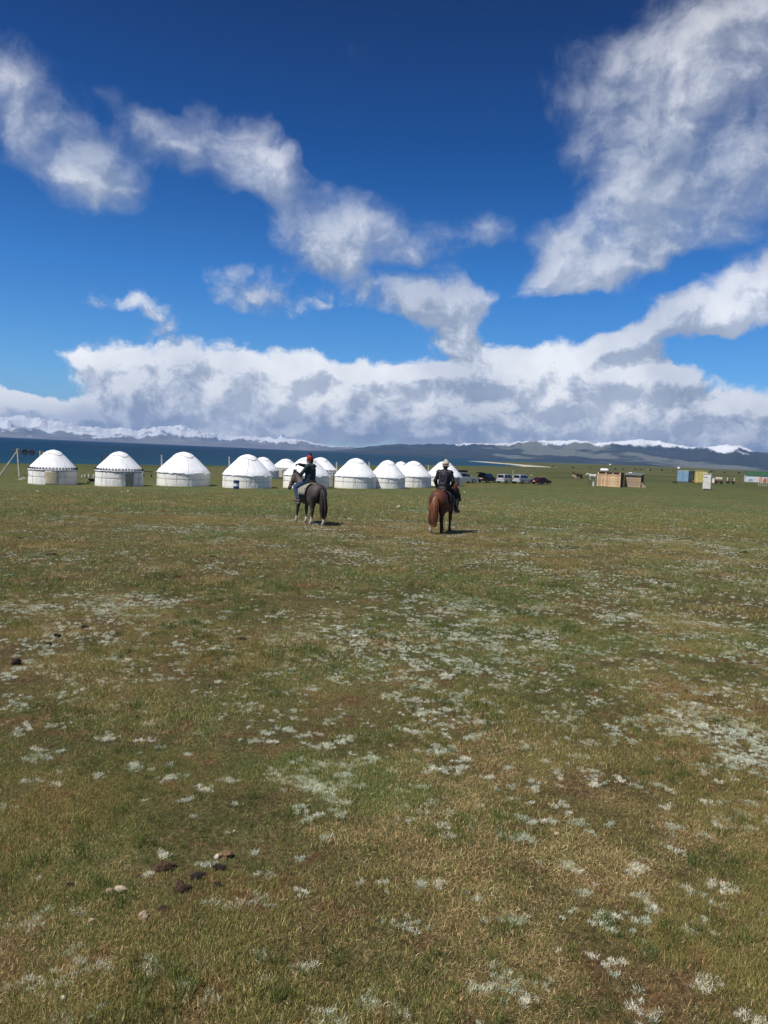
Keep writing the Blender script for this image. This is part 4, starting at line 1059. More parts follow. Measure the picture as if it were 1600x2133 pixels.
# ------------------------------------------------------------------ sheds and cabins
M_PLK = [mat('fresh_plank', (.72, .48, .28), .8, .15, 3, .3, 30), mat('fresh_plank_pale', (.76, .56, .35), .8, .15, 3, .3, 30), mat('fresh_plank_red', (.60, .36, .20), .8, .15, 3, .3, 30)]
M_PLKO = [mat('old_plank', (.46, .33, .21), .85, .2, 3, .3, 30), mat('old_plank_grey', (.42, .33, .24), .85, .2, 3, .3, 30), mat('old_plank_tan', (.52, .38, .24), .85, .2, 3, .3, 30)]
M_PLKD = mat('dark_plank', (.16, .10, .065), .85, .2, 3, .3, 30); M_TIN = mat('roof_tin', (.17, .18, .17), .6, .25, 3, .2, 20)
def plank_wall(par, x0, x1, y, z0, z1, mats, axis='x', n=None, seed=0, name='plank', stuff=False):
    rs = random.Random(seed); w = (x1-x0)/n; meshes = {}
    if stuff:
        b = MB()
        for i in range(n):
            xc = x0+w*(i+.5); d = rs.uniform(-.008, .008); hh = (z1-z0)+rs.uniform(-.02, .02)
            b.box((xc, y+d, z0+hh/2) if axis == 'x' else (y+d, xc, z0+hh/2), (w*.94, .025, hh) if axis == 'x' else (.025, w*.94, hh))
        o = b.build('plank_cladding', mats[0], par); return tag(o, kind='stuff')
    for i in range(n):
        m_ = rs.choice(mats)
        if m_.name not in meshes:
            o = MB().box((0, 0, 0), (w*.94, .025, z1-z0) if axis == 'x' else (.025, w*.94, z1-z0)).build(name, m_, par); meshes[m_.name] = o.data
        else:
            o = bpy.data.objects.new(name, meshes[m_.name]); COL.objects.link(o); o.parent = par
        xc = x0+w*(i+.5); d = rs.uniform(-.008, .008)
        o.location = (xc, y+d, (z0+z1)/2+rs.uniform(-.02, .02)) if axis == 'x' else (y+d, xc, (z0+z1)/2)
def facing(px, py, rz_extra=0):
    p = hit(px, py); return p, ppm(p), math.atan2(p.y, p.x)-math.pi/2+rz_extra
# toilet block
p, k, rz = facing(1267, 1014, R_(-16))
c = empty('plank_shed', p, rz); tag(c, 'long shed of fresh orange planks with dark gaps under its flat roof', 'shed')
W = 49/k; D = 1.9; H = 26/k; HB = 30/k
MB().box((0, D/2, HB/2), (W-.08, D-.08, HB-.06)).build('inner_wall', M_PLKD, c)
plank_wall(c, -W/2, W/2, 0, .02, H, M_PLK, n=17, seed=3)
plank_wall(c, 0, D, W/2, .02, HB-.02, [M_PLKD], axis='y', n=8, stuff=True); plank_wall(c, 0, D, -W/2, .02, HB-.02, [M_PLKD], axis='y', n=8, stuff=True)
MB().box((0, D/2, HB+.02), (W+.1, D+.1, .06)).build('roof', M_PLKD, c)
for x0 in (-W*.28, W*.02, W*.32):
    MB().box((x0, -.02, H+.10), (W*.23, .04, .26)).build('vent_opening', M_BLKP, c)
for x0 in (-W*.455, -W*.13, W*.17, W*.47): MB().box((x0, -.02, H+.12), (W*.05, .05, .30)).build('post', M_PLK[1], c)
MB().box((0, -.03, H-.02), (W, .04, .10)).build('rail', M_PLK[0], c)
tk = MB(); TL, TR = 16.5/k/2, 3.4/k
tk.lathe([(0, -TL), (TR*.75, -TL*.98), (TR, -TL*.86), (TR, TL*.86), (TR*.75, TL*.98), (0, TL)], 18, (0, 0, 0), 'X'); o = tk.build('water_tank', mat('white_plastic', (.78, .80, .80), .4, .05), None, True)
o.rotation_euler.z = rz; o.location = Matrix.Translation(p) @ Matrix.Rotation(rz, 4, 'Z') @ Vector((-W*.26, D*.4, HB+.05+TR)); tag(o, 'white plastic water tank lying on the roof of the long plank shed', 'water tank')
# second shed
p, k, rz = facing(1317, 1015, R_(-12))
c = empty('plank_shed', p, rz); tag(c, 'smaller shed of weathered planks under a sloping dark tin roof', 'shed')
W = 33/k; D = 2.2; H = 25/k; HB = 29/k
plank_wall(c, -W/2, W/2, 0, .02, H, M_PLKO, n=12, seed=8)
plank_wall(c, 0, D, W/2, .02, H, [M_PLKD], axis='y', n=9, stuff=True); plank_wall(c, 0, D, -W/2, .02, H, [M_PLKD], axis='y', n=9, stuff=True)
MB().box((0, D-.05, HB/2-.05), (W-.04, .05, HB-.1)).build('rear_wall', M_PLKD, c)
for i in range(6):
    xx = -W/2-.12+(W+.24)*(i+.5)/6
    MB().add([(xx-(W+.24)/12+.01, -.2, H-.02), (xx+(W+.24)/12-.01, -.2, H-.02), (xx+(W+.24)/12-.01, D+.15, HB+.05), (xx-(W+.24)/12+.01, D+.15, HB+.05), (xx-(W+.24)/12+.01, -.2, H+.03), (xx+(W+.24)/12-.01, -.2, H+.03), (xx+(W+.24)/12-.01, D+.15, HB+.10), (xx-(W+.24)/12+.01, D+.15, HB+.10)], [(3, 2, 1, 0), (4, 5, 6, 7), (0, 1, 5, 4), (1, 2, 6, 5), (2, 3, 7, 6), (3, 0, 4, 7)]).build('roof_panel', M_TIN, c)
o = MB().add([(0, 0, .02), (.75, 0, .02), (.02, 0, .95), (0, -1.0, .02), (.75, -1.0, .02), (.02, -1.0, .95)], [(0, 1, 2), (5, 4, 3), (0, 3, 4, 1), (1, 4, 5, 2), (2, 5, 3, 0)]).build('ramp_board', M_PLKO[1], None)
o.rotation_euler.z = rz; o.location = Matrix.Translation(p) @ Matrix.Rotation(rz, 4, 'Z') @ Vector((W/2+.06, 1.2, 0)); tag(o, 'grey board leaning against the right side of the weathered shed', 'board')
o = MB().box((0, 0, .12), (.5, .35, .22), ch=.05).build('plastic_bag', M_WHITE, None); o.rotation_euler.z = rz; o.location = Matrix.Translation(p) @ Matrix.Rotation(rz, 4, 'Z') @ Vector((-W*.22, .9, H+.22)); tag(o, 'small white bundle on the roof of the weathered shed', 'bundle')
# wash stand / ladder rack
c, k, p = place(1229, 1012, 'metal_rack', 'thin dark metal ladder rack left of the long plank shed', 'rack')
for dx in (-4, 1):
    MB().tube([(dx/k, 0, 0), (dx/k, 0, 13/k)], .03, 6).build('upright', M_STEEL, c)
for j in range(4): MB().tube([(-4/k, 0, (2+3*j)/k), (1/k, 0, (2+3*j)/k)], .02, 6).build('rung', M_STEEL, c)
o, k, p = place(1236, 1013, 'wash_stand', 'small pale wash stand at the left side of the long plank shed', 'stand')
MB().box((0, 0, 5/k), (2.6/k, .4, 10/k), ch=.02).build('cabinet', M_WHITE, o); MB().box((0, 0, 10.6/k), (3.4/k, .5, .06)).build('basin', M_PIPEL, o)
# hitching line: low rail from the cars to the shed
pa, pb = hit(1146, 998), hit(1238, 1000); c = empty('hitching_rail', pa); tag(c, 'long thin dark hitching rail running from the cars to the shed', 'rail')
dv = pb-pa; MB().tube([Vector((0, 0, .42)), Vector((dv.x/2, dv.y/2, dv.z/2+.42)), Vector((dv.x, dv.y, dv.z+.42))], .05, 6).build('rail', M_LOGD, c)
for i in range(9):
    f = i/8; q = pa+dv*f; MB().tube([Vector((dv.x*f, dv.y*f, gz(q.x, q.y)-pa.z)), Vector((dv.x*f, dv.y*f, dv.z*f+.46))], .04, 6).build('post', M_LOGD, c)
# blue container
M_CB = mat('container_blue', (.25, .42, .58), .55, .12, 2, .2, 10); M_CBS = mat('container_side_blue', (.20, .30, .42), .6, .2, 2, .2, 10); M_CY = mat('cabin_yellow', (.72, .60, .22), .6, .15, 2)
p, k, rz = facing(1422, 1004, R_(-20))
c = empty('shipping_container', p, rz); tag(c, 'pale blue shipping container with panelled doors facing the camera', 'container')
W = 2.44*24/k/2.6; H = 24/k; D = 5.6
def corrug(par, x, y0, y1, z0, z1, n, m_, name='side_panel'):
    V = []; F_ = []
    for i in range(n*4+1):
        y = y0+(y1-y0)*i/(n*4); d = (.0, .035, .035, 0)[i % 4]
        V += [(x+(d if x > 0 else -d), y, z0), (x+(d if x > 0 else -d), y, z1)]
        if i: F_.append((2*i-2, 2*i, 2*i+1, 2*i-1))
    return MB().add(V, F_).build(name, m_, par)
corrug(c, W/2-.04, .02, D, .1, H-.08, 22, M_CBS); corrug(c, -W/2+.04, .02, D, .1, H-.08, 22, M_CBS)
MB().box((0, D/2, H-.03), (W, D, .06)).build('roof', mat('container_roof', (.62, .62, .45), .7), c); MB().box((0, D/2, .06), (W, D, .12)).build('floor', M_STEEL, c); MB().box((0, D-.03, H/2), (W-.1, .05, H-.2)).build('rear_panel', M_CBS, c)
for x in (-W/2+.05, W/2-.05): MB().box((x, .0, H/2), (.1, .12, H)).build('corner_post', M_CB, c)
for sg in (-1, 1):
    d = MB().box((sg*W*.235, -.0, H/2), (W*.44, .05, H-.2)).build('door', M_CB, c)
    for j in range(4): MB().box((sg*W*.235, -.05, .35+j*(H-.4)/4+.08), (W*.34, .035, (H-.4)/4*.62)).build('door_panel', M_CB, d)
    for q in (-.07, .07): MB().tube([(sg*W*.235+q*W*1.6, -.09, .12), (sg*W*.235+q*W*1.6, -.09, H-.12)], .022, 6).build('lock_bar', M_PIPEL, d)
for i, (px, py, s, l) in enumerate(((1406, 1005.5, .5, 'dark tyre lying at the left foot of the blue container'), (1441, 1005, .45, 'dark tyre lying at the right foot of the blue container'))):
    q = hit(px, py); o = MB().lathe([(s*.45, 0), (s, 0), (s*1.03, .1), (s, .22), (s*.45, .22), (s*.4, .1), (s*.45, 0)], 18).build('old_tyre', M_RUB, None, True); o.location = q; tag(o, l, 'tyre')
q = hit(1444, 1005); o = MB().box((0, 0, .22), (.5, .4, .44), ch=.03).build('crate', mat('crate_orange', (.5, .16, .06), .7), None); o.location = q; tag(o, 'small orange crate between the blue container and the yellow cabin', 'crate')
# yellow cabin
p, k, rz = facing(1461, 1006, R_(10))
c = empty('yellow_cabin', p, rz); tag(c, 'narrow yellow cabin with panelled front behind the white booth', 'cabin')
W, D, H = 22/k, 2.2, 25/k
MB().box((0, D/2, H/2), (W, D, H), ch=.03).build('wall', M_CY, c)
d = MB().box((-W*.12, -.02, H*.46), (W*.60, .05, H*.86)).build('door', M_CY, c)
for j in range(4): MB().box((-W*.12, -.06, .3+j*H*.2+.1), (W*.46, .04, H*.14)).build('door_panel', M_CY, d)
MB().box((0, D/2, H+.04), (W+.15, D+.15, .09)).build('roof', mat('cabin_roof', (.55, .50, .22), .7), c)
MB().box((-W*.3, -.05, H*.80), (.26, .04, .3)).build('window', M_GLASS, c)
# white booth
p, k, rz = facing(1471.5, 1020, R_(-8))
c = empty('white_booth', p, rz); tag(c, 'tall narrow white booth with a dark slit and a box on its right side', 'booth')
M_BOOTH = mat('booth_white', (.74, .72, .64), .6, .12, 3); W, D, H = 15.5/k, 1.1, 32/k
MB().box((0, D/2, H/2+.03), (W, D, H), ch=.03).build('wall', M_BOOTH, c)
MB().box((.0, -.015, H*.42), (W*.80, .04, H*.72), ch=.01).build('door', M_BOOTH, c)
MB().box((-W*.18, -.02, H*.80), (W*.5, .05, .07)).build('slit', M_BLKP, c)
MB().box((.0, -.02, .06), (W*.85, .06, .12)).build('threshold', M_BLKP, c)
MB().box((W*.1, -.04, H*.44), (.04, .04, .2)).build('handle', M_STEEL, c)
MB().box((0, D/2, H+.06), (W+.12, D+.12, .06)).build('roof', M_WHITE, c)
MB().box((W/2+.24, D*.6, H*.60), (.48, .7, H*.30), ch=.03).build('side_box', M_BOOTH, c)
# carts
M_TARP = mat('pale_tarp', (.66, .62, .50), .8, .15, 4)
for i, (px, py, lab) in enumerate(((1497, 1008, 'dark two wheeled cart with a tall pale load, left of two carts'), (1522, 1008, 'dark two wheeled cart with pale posts at both ends, right of two carts'))):
    p, k, rz = facing(px, py); c = empty('cart', p, rz); tag(c, lab, 'cart', 'two carts right of the white booth')
    W = 16/k
    MB().box((0, .6, .62), (W, 1.2, .10), ch=.02).build('platform', M_LOGD, c)
    for sg in (-1, 1):
        w = MB(); w.lathe([(.22, -.07), (.34, -.07), (.34, .07), (.22, .07), (.22, -.07)], 16, (sg*W*.32, -.04, .34), 'Y').lathe([(0, -.04), (.22, -.05), (.22, .05), (0, .04)], 12, (sg*W*.32, -.04, .34), 'Y'); w.build('wheel', M_RUB, c, True)
        MB().box((sg*W*.40, .02, .82), (.10, .08, .4)).build('stake', M_TARP if i else M_LOGD, c)
    MB().box((0, .0, .46), (W*.95, .06, .22)).build('side_board', M_LOGD, c)
    if i == 0: MB().box((0, .7, 1.22), (W*.84, .9, .52), ch=.06).build('load', M_TARP, c); MB().box((0, .7, .80), (W*.9, 1.0, .28)).build('frame', mat('rust', (.22, .10, .05), .8), c)
    else:
        for sg in (-1, 1): MB().box((sg*W*.42, .5, 1.05), (.22, .25, .75), ch=.03).build('post', M_TARP, c)
# green roofed shop with mural
p, k, rz = facing(1577, 1004.5, R_(8))
c = empty('painted_kiosk', p, rz); tag(c, 'low kiosk with green roof and white blue and orange painted front, far right edge', 'kiosk')
W, D, HW, H = 44/k, 3.2, 13/k, 22/k
MB().box((0, D/2, HW/2), (W, D-.02, HW)).build('wall', mat('kiosk_wall', (.55, .62, .66), .7, .1, 1.2, col2=(.70, .72, .72)), c)
M_GR = mat('green_sheet', (.06, .17, .09), .5, .15, 2)
for i in range(9):
    w = (W+.2)/9; x0 = -W/2-.1+w*i
    MB().add([(x0+.01, -.12, HW), (x0+w-.01, -.12, HW), (x0+w-.01, -.02, H), (x0+.01, -.02, H), (x0+.01, -.08, HW), (x0+w-.01, -.08, HW), (x0+w-.01, .03, H), (x0+.01, .03, H)], [(0, 1, 2, 3), (7, 6, 5, 4), (0, 4, 5, 1), (2, 6, 7, 3), (1, 5, 6, 2), (3, 7, 4, 0)]).build('roof_panel', M_GR, c)
MB().add([(-W/2-.1, .0, H), (W/2+.1, 0, H), (W/2+.1, D+.2, H-.4), (-W/2-.1, D+.2, H-.4), (-W/2-.1, .0, H-.05), (W/2+.1, 0, H-.05), (W/2+.1, D+.2, H-.45), (-W/2-.1, D+.2, H-.45)], [(0, 1, 2, 3), (7, 6, 5, 4), (0, 4, 5, 1), (1, 5, 6, 2), (2, 6, 7, 3), (3, 7, 4, 0)]).build('roof', M_GR, c)
for (x0, x1, z0, z1, col, nm) in ((.06, .24, .1, .9, (.72, .36, .20), 'orange'), (.26, .40, .05, .75, (.45, .13, .06), 'rust'), (.40, .49, .1, .95, (.62, .30, .12), 'amber'), (-.40, -.18, .1, .5, (.30, .40, .52), 'slate'), (-.18, .04, .45, .92, (.75, .78, .80), 'white')):
    m_ = MB(); xa, xb = x0*W, x1*W; m_.add([(xa, -.02, z0*HW), (xb, -.02, z0*HW*1.3), (xb-.1, -.02, z1*HW*.9), ((xa+xb)/2, -.02, z1*HW), (xa+.1, -.02, z1*HW*.7)], [(0, 1, 2, 3, 4)]); m_.build('painted_panel', mat('mural_'+nm, col, .7), c)
p = hit(1592, 1014)
c = empty('pole_fence', p); tag(c, 'low fence of pale rails and posts in front of the painted kiosk', 'fence')
k = ppm(p)
for dx in (-12, -8, -4, 0, 4, 9): MB().tube([(dx/k, 0, 0), (dx/k, 0, 8/k)], .045, 6).build('post', M_LOG, c)
for z in (3, 6.5): MB().tube([(-13/k, 0, z/k), (10/k, 0, z/k-.05)], .035, 6).build('rail', M_LOG, c)
# tiny far things on the plain
for (px, py, s, l, cat) in ((1271, 968.6, 2.6, 'tiny far white tent on the plain above the long shed', 'tent'), (1414, 976, 2.5, 'tiny far white tent on the plain above the blue container', 'tent')):
    p = hit(px, py); o = MB().lathe([(s, 0), (s, s*.55), (s*.3, s*1.1), (0, s*1.2)], 16).build('far_tent', M_ROOF, None, True); o.location = p; tag(o, l, cat, 'tiny tents far out on the plain')
# ------------------------------------------------------------------ horses and riders
def coat(name, col, dark, sock=(.62, .56, .46), rough=.62):
    m = bpy.data.materials.new(name); m.use_nodes = True; t = NT(m.node_tree); b = t.n['Principled BSDF']
    P = t.n.new('ShaderNodeTexCoord').outputs['Object']
    n = t.noise(P, 3.2, 5, .6); n2 = t.noise(t.vmath('MULTIPLY', P, (1, 1, .3)), 40, 4, .6)
    c = t.mix(t.rng(n, .35, .65), col, tuple(q*.72 for q in col))
    c = t.mix(t.attr('points')['Fac'], c, dark); c = t.mix(t.attr('sock')['Fac'], c, sock)
    c = t.mix(1.0, c, t.ramp(n2, [(.3, .82), (.7, 1.15)]), 'MULTIPLY')
    t.l.new(c, b.inputs['Base Color']); b.inputs['Roughness'].default_value = rough; b.inputs['Specular IOR Level'].default_value = .4
    return m
def hair_mat(name, a, b_):
    m = bpy.data.materials.new(name); m.use_nodes = True; t = NT(m.node_tree); b = t.n['Principled BSDF']
    P = t.n.new('ShaderNodeTexCoord').outputs['Object']; z = t.sep(P)[2]
    n = t.noise(t.vmath('MULTIPLY', P, (1, 1, .08)), 30, 4, .7)
    c = t.mix(t.rng(n, .35, .65), a, b_)
    t.l.new(c, b.inputs['Base Color']); b.inputs['Roughness'].default_value = .5; return m
M_HOOF = mat('hoof_horn', (.16, .12, .08), .5, .2, 10); M_LEATH = mat('saddle_leather', (.035, .02, .014), .55, .2, 8)
M_EYE = mat('eye_dark', (.01, .008, .006), .1, .05, 3); M_STRAP = mat('bridle_strap', (.30, .27, .22), .7, .1, 8)

def horse(name, label, loc, heading, coat_m, hair_m, neck, poll, hdir, h=.02, hind=None, fore=None, tail_dx=0, socks=(1, 1, 1, 1), tack=True, pad=None, scale=1.0, parts=True, group=None, dark_legs=0, tailr=1.0):
    T = empty(name, loc, heading); tag(T, label, 'foal' if name == 'foal' else 'horse', group); T.scale = (scale,)*3
    hdir = Vector(hdir).normalized(); neck = [Vector(p) for p in neck]; poll = Vector(poll)
    s = SDF()
    s.cap((-.42, 0, 1.03), (.30, 0, 1.01), .265, .28, .08, (1, .90, 1.05))
    s.ell((-.52, .085, 1.11), (.29, .17, .24), .09); s.ell((-.52, -.085, 1.11), (.29, .17, .24), .09)
    s.ell((-.50, 0, 1.20), (.26, .14, .17), .08)
    s.ell((.42, 0, 1.02), (.27, .22, .31), .10); s.ell((.30, 0, 1.27), (.22, .07, .11), .10)
    s.ell((.0, 0, .95), (.34, .27, .26), .08)
    np_ = [Vector((.42, 0, 1.15))]+neck+[poll]; rs_ = list(np.linspace(.21, .105, len(np_)))
    s.chain(np_, rs_, .07, (1, 1, 1))
    side = hdir.cross(Vector((0, 0, 1))).normalized(); up = side.cross(hdir).normalized()
    cheek = poll+hdir*.17-up*.03; nose = poll+hdir*.36-up*.01; muz = poll+hdir*.52-up*.02
    s.cap(poll, cheek, .10, .115, .05); s.cap(cheek, nose, .10, .070, .05); s.cap(nose, muz, .068, .062, .03)
    for sg in (-1, 1):
        s.cap(cheek+side*sg*.045-up*.03, cheek+side*sg*.05+hdir*.05-up*.05, .075, .06, .03)
        s.ell(muz+side*sg*.035+up*.015, (.030, .030, .030), .02)
        e0 = poll+side*sg*.06-hdir*.02+up*.06
        eup = (Vector((0, 0, 1))*.8+side*sg*.38-hdir*.1).normalized()
        s.chain([e0, e0+eup*.08, e0+eup*.17], [.030, .034, .008], .02)
    hind = hind or [(-.62, .0), (-.70, .0)]; fore = fore or [(.46, .0), (.44, .0)]
    hooves = []
    for (fx, lift), sg in zip(hind, (1, -1)):
        y = .15*sg; st = Vector((-.42, .17*sg, .84)); hk = Vector((fx-.10, y*.95, .50)); fe = Vector((fx-.02, y*.9, .14+lift)); hf = Vector((fx+.04, y*.9, .05+lift))
        s.cap((-.56, .13*sg, 1.05), st, .20, .145, .07, (1.1, .8, 1)); s.cap((-.62, .13*sg, .98), hk+Vector((.02, 0, .10)), .15, .062, .06)
        s.cap(st, hk, .12, .055, .05); s.cap(hk, hk+Vector((.03, 0, -.08)), .056, .048, .02); s.cap(hk+Vector((.02, 0, -.04)), fe, .044, .038, .03)
        s.cap(fe, hf, .044, .046, .02); hooves.append((hf, 0))
    for (fx, lift), sg in zip(fore, (1, -1)):
        y = .14*sg; kn = Vector((.45+(fx-.45)*.5, y, .46)); fe = Vector((fx, y*.95, .14+lift)); hf = Vector((fx+.05, y*.95, .05+lift))
        s.cap((.42, .14*sg, 1.0), (.42, .15*sg, .78), .16, .10, .06); s.cap((.42, .15*sg, .80), kn, .088, .050, .04)
        s.cap(kn+Vector((0, 0, .03)), kn-Vector((0, 0, .04)), .052, .048, .02); s.cap(kn, fe, .044, .036, .03); s.cap(fe, hf, .042, .046, .02); hooves.append((hf, 1))
    def sock(V):
        r = np.zeros(len(V))
        for i, ((hf, f), on) in enumerate(zip(hooves, socks)):
            d = np.hypot(V[:, 0]-hf.x, V[:, 1]-hf.y); r = np.maximum(r, on*(d < .16)*(1-sstep(.22, .30, V[:, 2]+.03*np.sin(V[:, 0]*60))))
        return r
    def pts(V):
        return np.clip(dark_legs*(1-sstep(.45, .8, V[:, 2])), 0, 1)
    body = sdf_obj('body', s, h, coat_m, T, {'sock': sock, 'points': pts})
    if not parts: return T
    for hf, f in hooves:
        MB().lathe([(0, 0), (.062, 0), (.052, .065), (.040, .085), (0, .085)], 12, (hf.x+.012, hf.y, hf.z-.05)).build('hoof', M_HOOF, T, True)
    for sg in (-1, 1):
        e = poll+hdir*.13+side*sg*.088+up*.035
        MB().lathe([(0, -.018), (.014, -.012), (.018, 0), (.014, .012), (0, .018)], 8, e).build('eye', M_EYE, T, True)
    # tail and mane: many tapering locks
    rs = random.Random(len(label)); tl = MB()
    for i in range(70):
        a = rs.uniform(0, 6.28); q = rs.uniform(0, 1)**.6*.07*tailr; L_ = rs.uniform(.72, 1.0)
        ox, oy = math.cos(a)*q, math.sin(a)*q
        P_ = [(-.77+ox*.3, oy*.3+0, 1.20), (-.86+ox*.6, oy*.7, 1.12), (-.90+ox*1.1, oy*1.3+tail_dx*.3, .90), (-.91+ox*1.5, oy*1.7+tail_dx*.7, .62-.1*(1-L_)), (-.90+ox*1.2, oy*1.4+tail_dx, .62-.45*L_+.05)]
        tl.tube(P_, [.016, .020, .019, .016, .003], 5)
    tl.build('tail', hair_m, T, True, fix=False)
    mn = MB(); path = [Vector((.30, 0, 1.36))]+[p+Vector((0, 0, .15)) for p in neck]+[poll+Vector((0, 0, .08))]
    for i in range(60):
        f = rs.random()*(len(path)-1); j = min(int(f), len(path)-2); p0 = path[j].lerp(path[j+1], f-j); sg = 1 if rs.random() < .8 else -1
        d = side*sg*-1
        mn.tube([p0+Vector((0, 0, -.02)), p0+Vector((rs.uniform(-.02, .02), sg*.06, -.02)), p0+Vector((rs.uniform(-.04, .04), sg*.10, -.16)), p0+Vector((rs.uniform(-.05, .05), sg*.10, -.24))], [.014, .014, .011, .003], 4)
    for i in range(10):
        mn.tube([poll+up*.08+side*rs.uniform(-.03, .03), poll+up*.10+hdir*.08+side*rs.uniform(-.04, .04), poll+up*.05+hdir*.2+side*rs.uniform(-.05, .05)], [.012, .012, .003], 4)
    mn.build('mane', hair_m, T, True, fix=False)
    if tack:
        br = MB()
        def ringat(c, r1, nrm, n=14, rr=.011):
            a = side; b_ = nrm.cross(a).normalized()
            br.tube([c+a*math.cos(q)*r1*1.02+b_*math.sin(q)*r1*1.05 for q in np.linspace(0, 6.283, n)], rr, 5)
        ringat(poll+hdir*.34-up*.01, .088, hdir); ringat(poll+hdir*.02, .118, (hdir+up*.2).normalized())
        for sg in (-1, 1):
            br.tube([poll+up*.10+side*sg*.03, poll+hdir*.10+side*sg*.118, poll+hdir*.34+side*sg*.09, poll+hdir*.47+side*sg*.075-up*.02], .011, 5)
            br.tube([poll+hdir*.47+side*sg*.075-up*.02, (poll+hdir*.3-Vector((0, 0, .1))+Vector((.24, .16*sg, 1.40)))/2, Vector((.28, .07*sg, 1.46))], .011, 5)
        br.build('bridle', M_STRAP, T, True, fix=False)
        # saddle pad draped over the back, saddle, girth, crupper
        padm = pad or M_LEATH
        def shell(x0, x1, drop, off, name_, mm, n=15):
            V = []; F_ = []
            for i in range(9):
                x = x0+(x1-x0)*i/8
                for j in range(n):
                    q = -math.pi/2*1.15*drop+math.pi*1.15*drop*j/(n-1)
                    V.append((x, (.275+off)*math.sin(q)*1.0, 1.02+(.30+off+.02*abs(i-4)/4)*math.cos(q)))
            for i in range(8):
                for j in range(n-1): a = i*n+j; F_.append((a, a+1, a+n+1, a+n))
            o = mesh_obj(name_, V, F_, mm, T, True); md = o.modifiers.new('thick', 'SOLIDIFY'); md.thickness = .025; return o
        shell(-.24, .34, .95, .03, 'saddle_pad', padm)
        sd = SDF(); sd.ell((.06, 0, 1.34), (.24, .15, .06), .03); sd.ell((-.17, 0, 1.40), (.05, .15, .07), .04); sd.ell((.27, 0, 1.42), (.04, .07, .08), .04)
        sdf_obj('saddle', sd, .018, M_LEATH, T)
        gi_ = MB(); gi_.tube([(.16, .325*math.sin(q), 1.0+.345*math.cos(q)) for q in np.linspace(0, 6.283, 24)], .022, 5); gi_.build('girth', M_STRAP, T, True, fix=False)
        cr = MB()
        for sg in (-1, 1): cr.tube([(-.2, .10*sg, 1.37), (-.5, .13*sg, 1.38), (-.76, .03*sg, 1.27)], .010, 5)
        cr.build('crupper_strap', M_STRAP, T, True, fix=False)
    return T
def hand(name, base, dir_, palmn, m, parent, curl=.9, h=.0045, sz=1.0):
    """palm, four bent fingers of unequal length and a thumb from the palm's side"""
    d = Vector(dir_).normalized(); n = Vector(palmn); n = (n-d*n.dot(d)).normalized(); w = d.cross(n).normalized(); b = Vector(base)
    s = SDF(); s.cap(b-d*.03, b+d*.02, .026*sz, .030*sz, .01)
    for i in (-1, 1): s.cap(b+w*i*.016, b+d*.07+w*i*.022, .020*sz, .017*sz, .012)
    for i, L_ in enumerate((.062, .072, .068, .052)):
        p0 = b+d*.075+w*(.033-.022*i); a = curl*.6; dirf = d; seg = [p0]
        for k_, f in enumerate((.45, .32, .23)):
            dirf = (dirf*math.cos(a)+n*math.sin(a)).normalized(); seg.append(seg[-1]+dirf*L_*f*1.25*sz); a = curl
            a = curl; dirf_n = dirf
        s.chain(seg, [.0105*sz, .0100*sz, .0092*sz, .008*sz], .004)
    t0 = b+d*.015+w*.034; s.chain([t0, t0+(d*.6+w*.7+n*.3).normalized()*.035, t0+(d*.6+w*.7+n*.3).normalized()*.035+(d*.9+n*.6).normalized()*.03], [.013, .012, .009], .006)
    return sdf_obj(name, s, h, m, parent)
M_SKIN = mat('skin', (.48, .27, .19), .55, .08, 6); M_JEAN = mat('blue_denim', (.022, .055, .13), .85, .2, 6, .3, 120); M_BTR = mat('black_trousers', (.012, .012, .014), .8, .2, 6)
M_GLOVE = mat('black_glove', (.012, .012, .013), .7, .2, 10); M_SHOE = mat('grey_hiking_shoe', (.085, .075, .062), .75, .3, 12); M_SOLE = mat('shoe_sole', (.25, .24, .2), .7, .1, 8)
